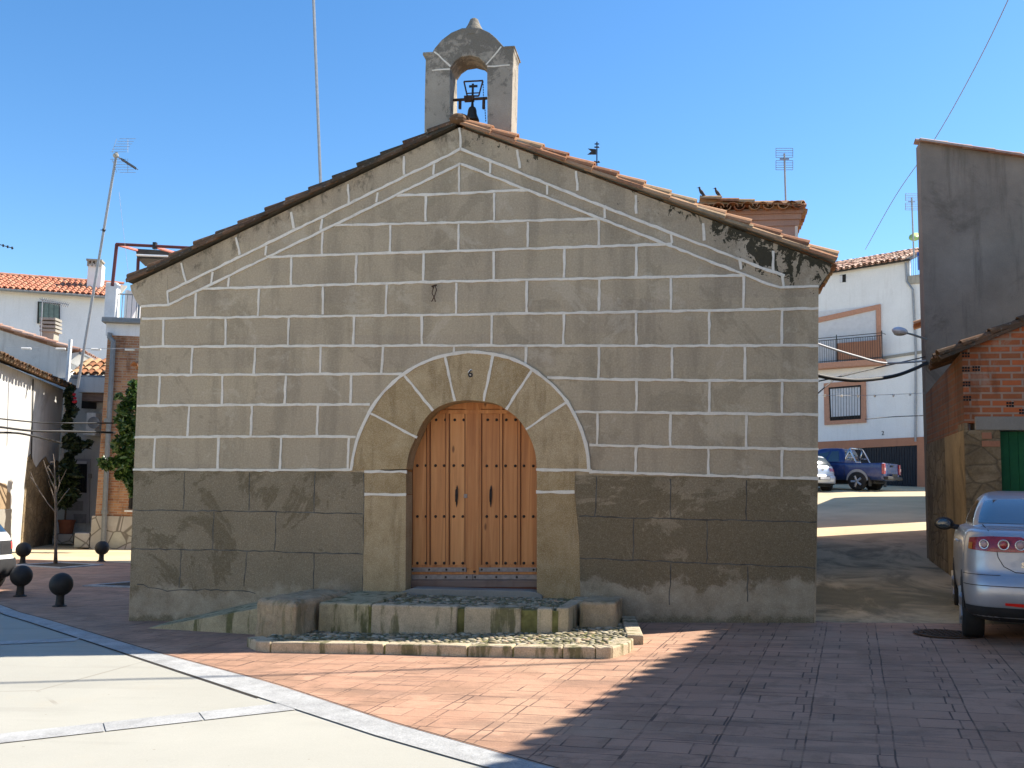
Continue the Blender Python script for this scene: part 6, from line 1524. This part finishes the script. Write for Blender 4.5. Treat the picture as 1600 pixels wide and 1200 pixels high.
def seam(sl, kz, side, r=.004, mat='plastic', name='panel_gap', par=CAR):
    pts = [car_pt((z,)+tuple(lerp_slices(sl, z)[1:]), abs(k), side*(1 if k >= 0 else -1), .003) for k, z in kz]
    MB().tube(pts, r, 4).build(name, M[mat], par)
for sd_ in (1, -1):
    seam(S1, [(1.42, 1.09), (1.22, 1.04), (1.05, .98), (1.02, .90), (.98, .80), (.90, .72), (.74, .672), (.45, .668), (0, .668)], sd_)
    seam(S1, [(1.9+.06*i, .64) for i in range(1)] + [(1.95-.12*i, .64-.0*i) for i in range(1, 9)] + [(.95, .64)], sd_, .0035)
    seam(S1, [(.4+.2*i if i < 4 else 1+.15*(i-4), .545) for i in range(11)], sd_, .004)
pr = car_patch(S1, (-.62, .62), cst(.40), lambda t: .60-.0*t, 1, .004, 4, nk=12); pr.build("plate_recess", M['silver'], CAR, smooth=True)
pn = MB(); pn.box((-.018, 0, .50), (.012, .52, .115)); pno = pn.build("number_plate", M['plate'], CAR, bevel=.004)
R90 = Fr((0, 0), 0)
class CarRear(Fr):   # frame on the car's tail: s runs to the right seen from behind (car y negative)
    def __init__(s, x): s.x = x
    def w(s, a, z, d=0.0): return (s.x+d, -a, z)
text_obj("SEAT", "badge_lettering", M['chrome'], CAR, CarRear(.085), -.285, .738, .012, .062, .006, 1.35, .002)
st2 = MB(); st2.ball((1.75, -.33, .95), .2, (.45, 1.2, .9), 12, 8); st2.build("seat_back", simple("maroon_cloth", (.14,.02,.03), .8), CAR, smooth=True)
tp0 = np.array([9.64, -1.06]); hd_ = 12.4
fw = np.array([math.sin(rad(hd_)), math.cos(rad(hd_))]); rt = np.array([fw[1], -fw[0]])
org = tp0 + rt*.765 - fw*.70
place(CAR, (org[0], org[1], G(tp0[0], tp0[1])+.012), hd_)

# --- small pale silver hatchback up the lane
HB = empty("silver_hatchback", (0, 0, 0), "small pale silver hatchback seen from behind at the lane end beside the blue pickup", "car")
SL2 = [(.22,.25,3.6,.66,.22,.3,.1),(.30,.04,3.75,.78,.25,.4,.16),(.44,0,3.8,.80,.26,.4,.16),(.60,.01,3.8,.80,.26,.4,.16),(.66,.07,3.78,.80,.26,.4,.16),(.80,.08,3.72,.80,.26,.45,.15),(.93,.12,3.6,.785,.25,.45,.15),(.99,.16,3.3,.77,.24,.42,.14),(1.02,.19,3.05,.755,.22,.35,.13),(1.12,.26,2.85,.725,.21,.28,.12),(1.25,.37,2.6,.68,.2,.26,.12),(1.38,.52,2.3,.61,.18,.24,.1),(1.43,.70,2.05,.53,.16,.2,.08),(1.45,1.0,1.8,.4,.14,.14,.05)]
S2 = smooth_slices(SL2, 2); car_shell(S2).build("body", M['silver2'], HB, smooth=True)
car_patch(S2, (-1.35, 1.35), cst(1.02), lambda t: 1.36-.03*abs(2*t-1)**3, 1, .008, 6, nk=18).build("rear_window", M['carglass'], HB, smooth=True)
for sd_ in (1, -1):
    car_patch(S2, (2.02, 2.85), cst(1.01), lambda t: 1.33-.03*abs(2*t-1)**3, sd_, .008, 6, nk=12).build("side_window", M['carglass'], HB, smooth=True)
    car_patch(S2, (.70, 1.55), cst(.80), lambda t: .935-.02*t, sd_, .012, 4, nk=10).build("tail_lamp", M['lamp_red'], HB, smooth=True)
    for x in (.62, 3.05):
        ab = MB(); arch(ab, x, sd_*.80, .32, sd_); ab.build("wheel_arch", M['plastic'], HB); wheel(HB, x, sd_*.72, .29, .18, sd_)
car_patch(S2, (-1.9, 1.9), cst(.23), cst(.33), 1, .008, 3, nk=22).build("bumper_valance", M['plastic'], HB, smooth=True)
MB().box((-.015, 0, .53), (.02, .56, .15)).build("number_plate", M['plastic'], HB); MB().box((-.03, 0, .53), (.012, .50, .11)).build("number_plate", M['plate'], HB)
MB().ball((.08, 0, .87), .05, (.3, 1, 1), 10, 6).build("badge", M['chrome'], HB, smooth=True)
seam(S2, [(1.7, .66), (1.3, .66), (1.0, .66), (.5, .66), (0, .66)], 1, .006, par=HB); seam(S2, [(1.7, .66), (1.3, .66), (1.0, .66), (.5, .66), (0, .66)], -1, .006, par=HB)
rr_ = gpt(1311, 767.5); hh = -38; fw = np.array([math.sin(rad(hh)), math.cos(rad(hh))]); rt = np.array([fw[1], -fw[0]])
org = rr_[:2] - rt*.76; place(HB, (org[0], org[1], G(org[0], org[1])+.01), hh)

# --- blue double-cab pickup
PK = empty("blue_pickup", (0, 0, 0), "dark blue double cab pickup with chrome roll bar parked before the dark garage", "pickup truck")
SL3 = [(.42,.10,4.7,.72,.10,.25,.02),(.50,.03,4.85,.80,.08,.3,.02),(.62,.0,4.9,.83,.08,.3,.02),(.80,.0,4.9,.835,.08,.32,.02),(.98,.01,4.86,.832,.08,.34,.02),(1.06,.02,4.75,.825,.08,.34,.02),(1.085,.04,4.6,.81,.08,.34,.02)]
S3 = smooth_slices(SL3, 2); car_shell(S3).build("body", M['bluepaint'], PK, smooth=True)
SL4 = [(1.08,1.55,3.75,.79,.12,.25,.02),(1.25,1.58,3.45,.755,.12,.22,.02),(1.45,1.62,3.15,.70,.12,.2,.02),(1.62,1.68,2.88,.65,.12,.2,.02),(1.68,1.75,2.75,.61,.12,.18,.02),(1.71,1.9,2.6,.52,.12,.14,.02)]
S4 = smooth_slices(SL4, 2); car_shell(S4).build("cab", M['bluepaint'], PK, smooth=True)
car_patch(S4, (-1.1, 1.1), cst(1.22), cst(1.58), 1, .008, 4, nk=14).build("rear_window", M['carglass'], PK, smooth=True)
for sd_ in (1, -1):
    car_patch(S4, (2.06, 2.40), cst(1.16), cst(1.58), sd_, .008, 4, nk=8).build("side_window", M['carglass'], PK, smooth=True)
    car_patch(S4, (2.47, 2.95), cst(1.16), lambda t: 1.58-.12*t, sd_, .008, 4, nk=8).build("side_window", M['carglass'], PK, smooth=True)
    tlm = MB(); tlm.box((.02, sd_*.775, .86), (.10, .15, .40)); tlmo = tlm.build("tail_lamp", M['lamp_red'], PK, bevel=.01); tl2 = MB(); tl2.box((-.035, sd_*.775, .84), (.02, .12, .11)); tl2.build("reverse_lamp", M['lamp_clear'], tlmo)
    for x in (1.05, 3.95):
        ab = MB(); arch(ab, x, sd_*.838, .44, sd_, .03); ab.build("wheel_arch", M['galv'], PK)
        ab = MB(); arch(ab, x, sd_*.868, .385, sd_, .008); ab.build("wheel_arch", M['plastic'], PK); wheel(PK, x, sd_*.80, .36, .25, sd_)
    fl3 = MB(); fl3.box((.58, sd_*.76, .36), (.02, .26, .36)); fl3.build("mud_flap", M['plastic'], PK)
    rbm = MB(); y = sd_*.70
    rbm.tube([(.95, y, 1.10), (1.15, y, 1.12), (1.34, y*.97, 1.5), (1.42, y*.90, 1.66), (1.42, y*.8, 1.685)], .035, 8); rbm.tube([(1.62, y, 1.10), (1.55, y*.98, 1.36), (1.44, y*.92, 1.64)], .03, 8); rbm.tube([(1.22, y, 1.30), (1.56, y*.98, 1.31)], .025, 6); rbm.build("roll_bar_hoop", M['chrome'], PK, smooth=True)
    MB().tube([(.02, sd_*.835, .72), (2.2, sd_*.845, .70)], .0, 3) if False else None
    mr = MB(); mr.ball((3.35, sd_*.93, 1.15), .11, (.6, 1, .8), 10, 6); mr.build("mirror", M['plastic'], PK, smooth=True)
    MB().tube([(1.58, sd_*.838, .5), (1.58, sd_*.840, .8), (1.58, sd_*.833, 1.05)], .008, 4).build("panel_gap", M['plastic'], PK)
    MB().tube([(2.62, sd_*.838, .5), (2.62, sd_*.840, .8), (2.62, sd_*.833, 1.05)], .008, 4).build("panel_gap", M['plastic'], PK)
MB().tube([(1.42, -.57, 1.685), (1.42, .57, 1.685)], .035, 8).build("roll_bar_hoop", M['chrome'], PK, smooth=True)
MB().box((-.06, 0, .50), (.16, 1.5, .14)).build("rear_bumper", M['plastic'], PK, bevel=.03)
MB().box((-.12, 0, .62), (.02, .5, .1)).build("step_pad", M['plastic'], PK)
MB().box((-.012, 0, .98), (.03, .22, .07)).build("tailgate_handle", M['plastic'], PK)
MB().box((2.4, 0, .36), (3.6, 1.0, .16)).build("chassis", M['plastic'], PK); MB().tube([(.55, .55, .34), (.55, -.55, .34)], .06, 8).build("axle", M['plastic'], PK)
rr_ = gpt(1340.5, 767.0); hh = -58; fw = np.array([math.sin(rad(hh)), math.cos(rad(hh))]); rt = np.array([fw[1], -fw[0]])
org = rr_[:2] - fw*1.05 + rt*.80; place(PK, (org[0], org[1], G(rr_[0], rr_[1])+.01), hh)

# --- white hatchback cut by the left edge
WC = empty("white_hatchback", (0, 0, 0), "white hatchback with dark bumper whose tail enters the left edge", "car")
SL5 = [(.20,.22,3.3,.64,.2,.3,.08),(.28,.03,3.42,.74,.22,.35,.12),(.42,0,3.46,.76,.22,.38,.12),(.56,.02,3.46,.76,.22,.38,.12),(.60,.06,3.44,.76,.22,.38,.12),(.78,.08,3.4,.76,.22,.4,.12),(.88,.11,3.3,.755,.22,.4,.12),(.93,.15,3.0,.74,.2,.35,.11),(.98,.20,2.8,.725,.2,.3,.1),(1.12,.33,2.55,.68,.18,.26,.1),(1.26,.47,2.3,.62,.16,.24,.09),(1.36,.62,2.1,.56,.15,.2,.08),(1.395,.85,1.9,.46,.14,.16,.05)]
S5 = smooth_slices(SL5, 2); car_shell(S5).build("body", M['whitepaint'], WC, smooth=True)
car_patch(S5, (-1.3, 1.3), cst(.97), lambda t: 1.31-.03*abs(2*t-1)**3, 1, .008, 6, nk=18).build("rear_window", M['carglass'], WC, smooth=True)
car_patch(S5, (-2.2, 2.2), cst(.22), cst(.55), 1, .03, 5, nk=44).build("bumper", M['plastic'], WC, smooth=True)
for sd_ in (1, -1):
    car_patch(S5, (2.04, 2.85), cst(.96), lambda t: 1.28-.03*abs(2*t-1)**3, sd_, .008, 6, nk=12).build("side_window", M['carglass'], WC, smooth=True)
    tlo = car_patch(S5, (.62, 1.75), cst(.62), cst(.835), sd_, .012, 4, nk=12).build("tail_lamp", M['plastic'], WC, smooth=True)
    car_patch(S5, (1.15, 1.70), cst(.70), cst(.815), sd_, .016, 3, nk=6).build("red_lens", M['lamp_bright'], tlo, smooth=True)
    for x in (.56, 2.85):
        ab = MB(); arch(ab, x, sd_*.76, .30, sd_); ab.build("wheel_arch", M['plastic'], WC); wheel(WC, x, sd_*.685, .275, .17, sd_)
tp_ = gpt(-112, 937); hh = -84; fw = np.array([math.sin(rad(hh)), math.cos(rad(hh))]); rt = np.array([fw[1], -fw[0]])
lft = -rt; org = tp_[:2] + rt*.70 - fw*.35; place(WC, (org[0], org[1], G(org[0], org[1])+.012), hh)

# --- manhole cover by the saloon
mh = gpt(1482, 993); mz = G(mh[0], mh[1])+.012
MH = empty("manhole_cover", (mh[0], mh[1], mz), "round dark iron manhole cover set in the paving by the saloon's rear wheel", "manhole")
m_ = MB(); m_.lathe([(.33, 0), (.33, .008), (.30, .010)], (mh[0], mh[1], mz), 28); m_.build("rim", M['rust'], MH)
m_ = MB()
for i in range(-5, 6):
    for j in range(-5, 6):
        if i*i+j*j <= 26: m_.box((mh[0]+i*.052, mh[1]+j*.052, mz+.012), (.034, .034, .008), .4)
m_.build("tread", M['rust'], MH)
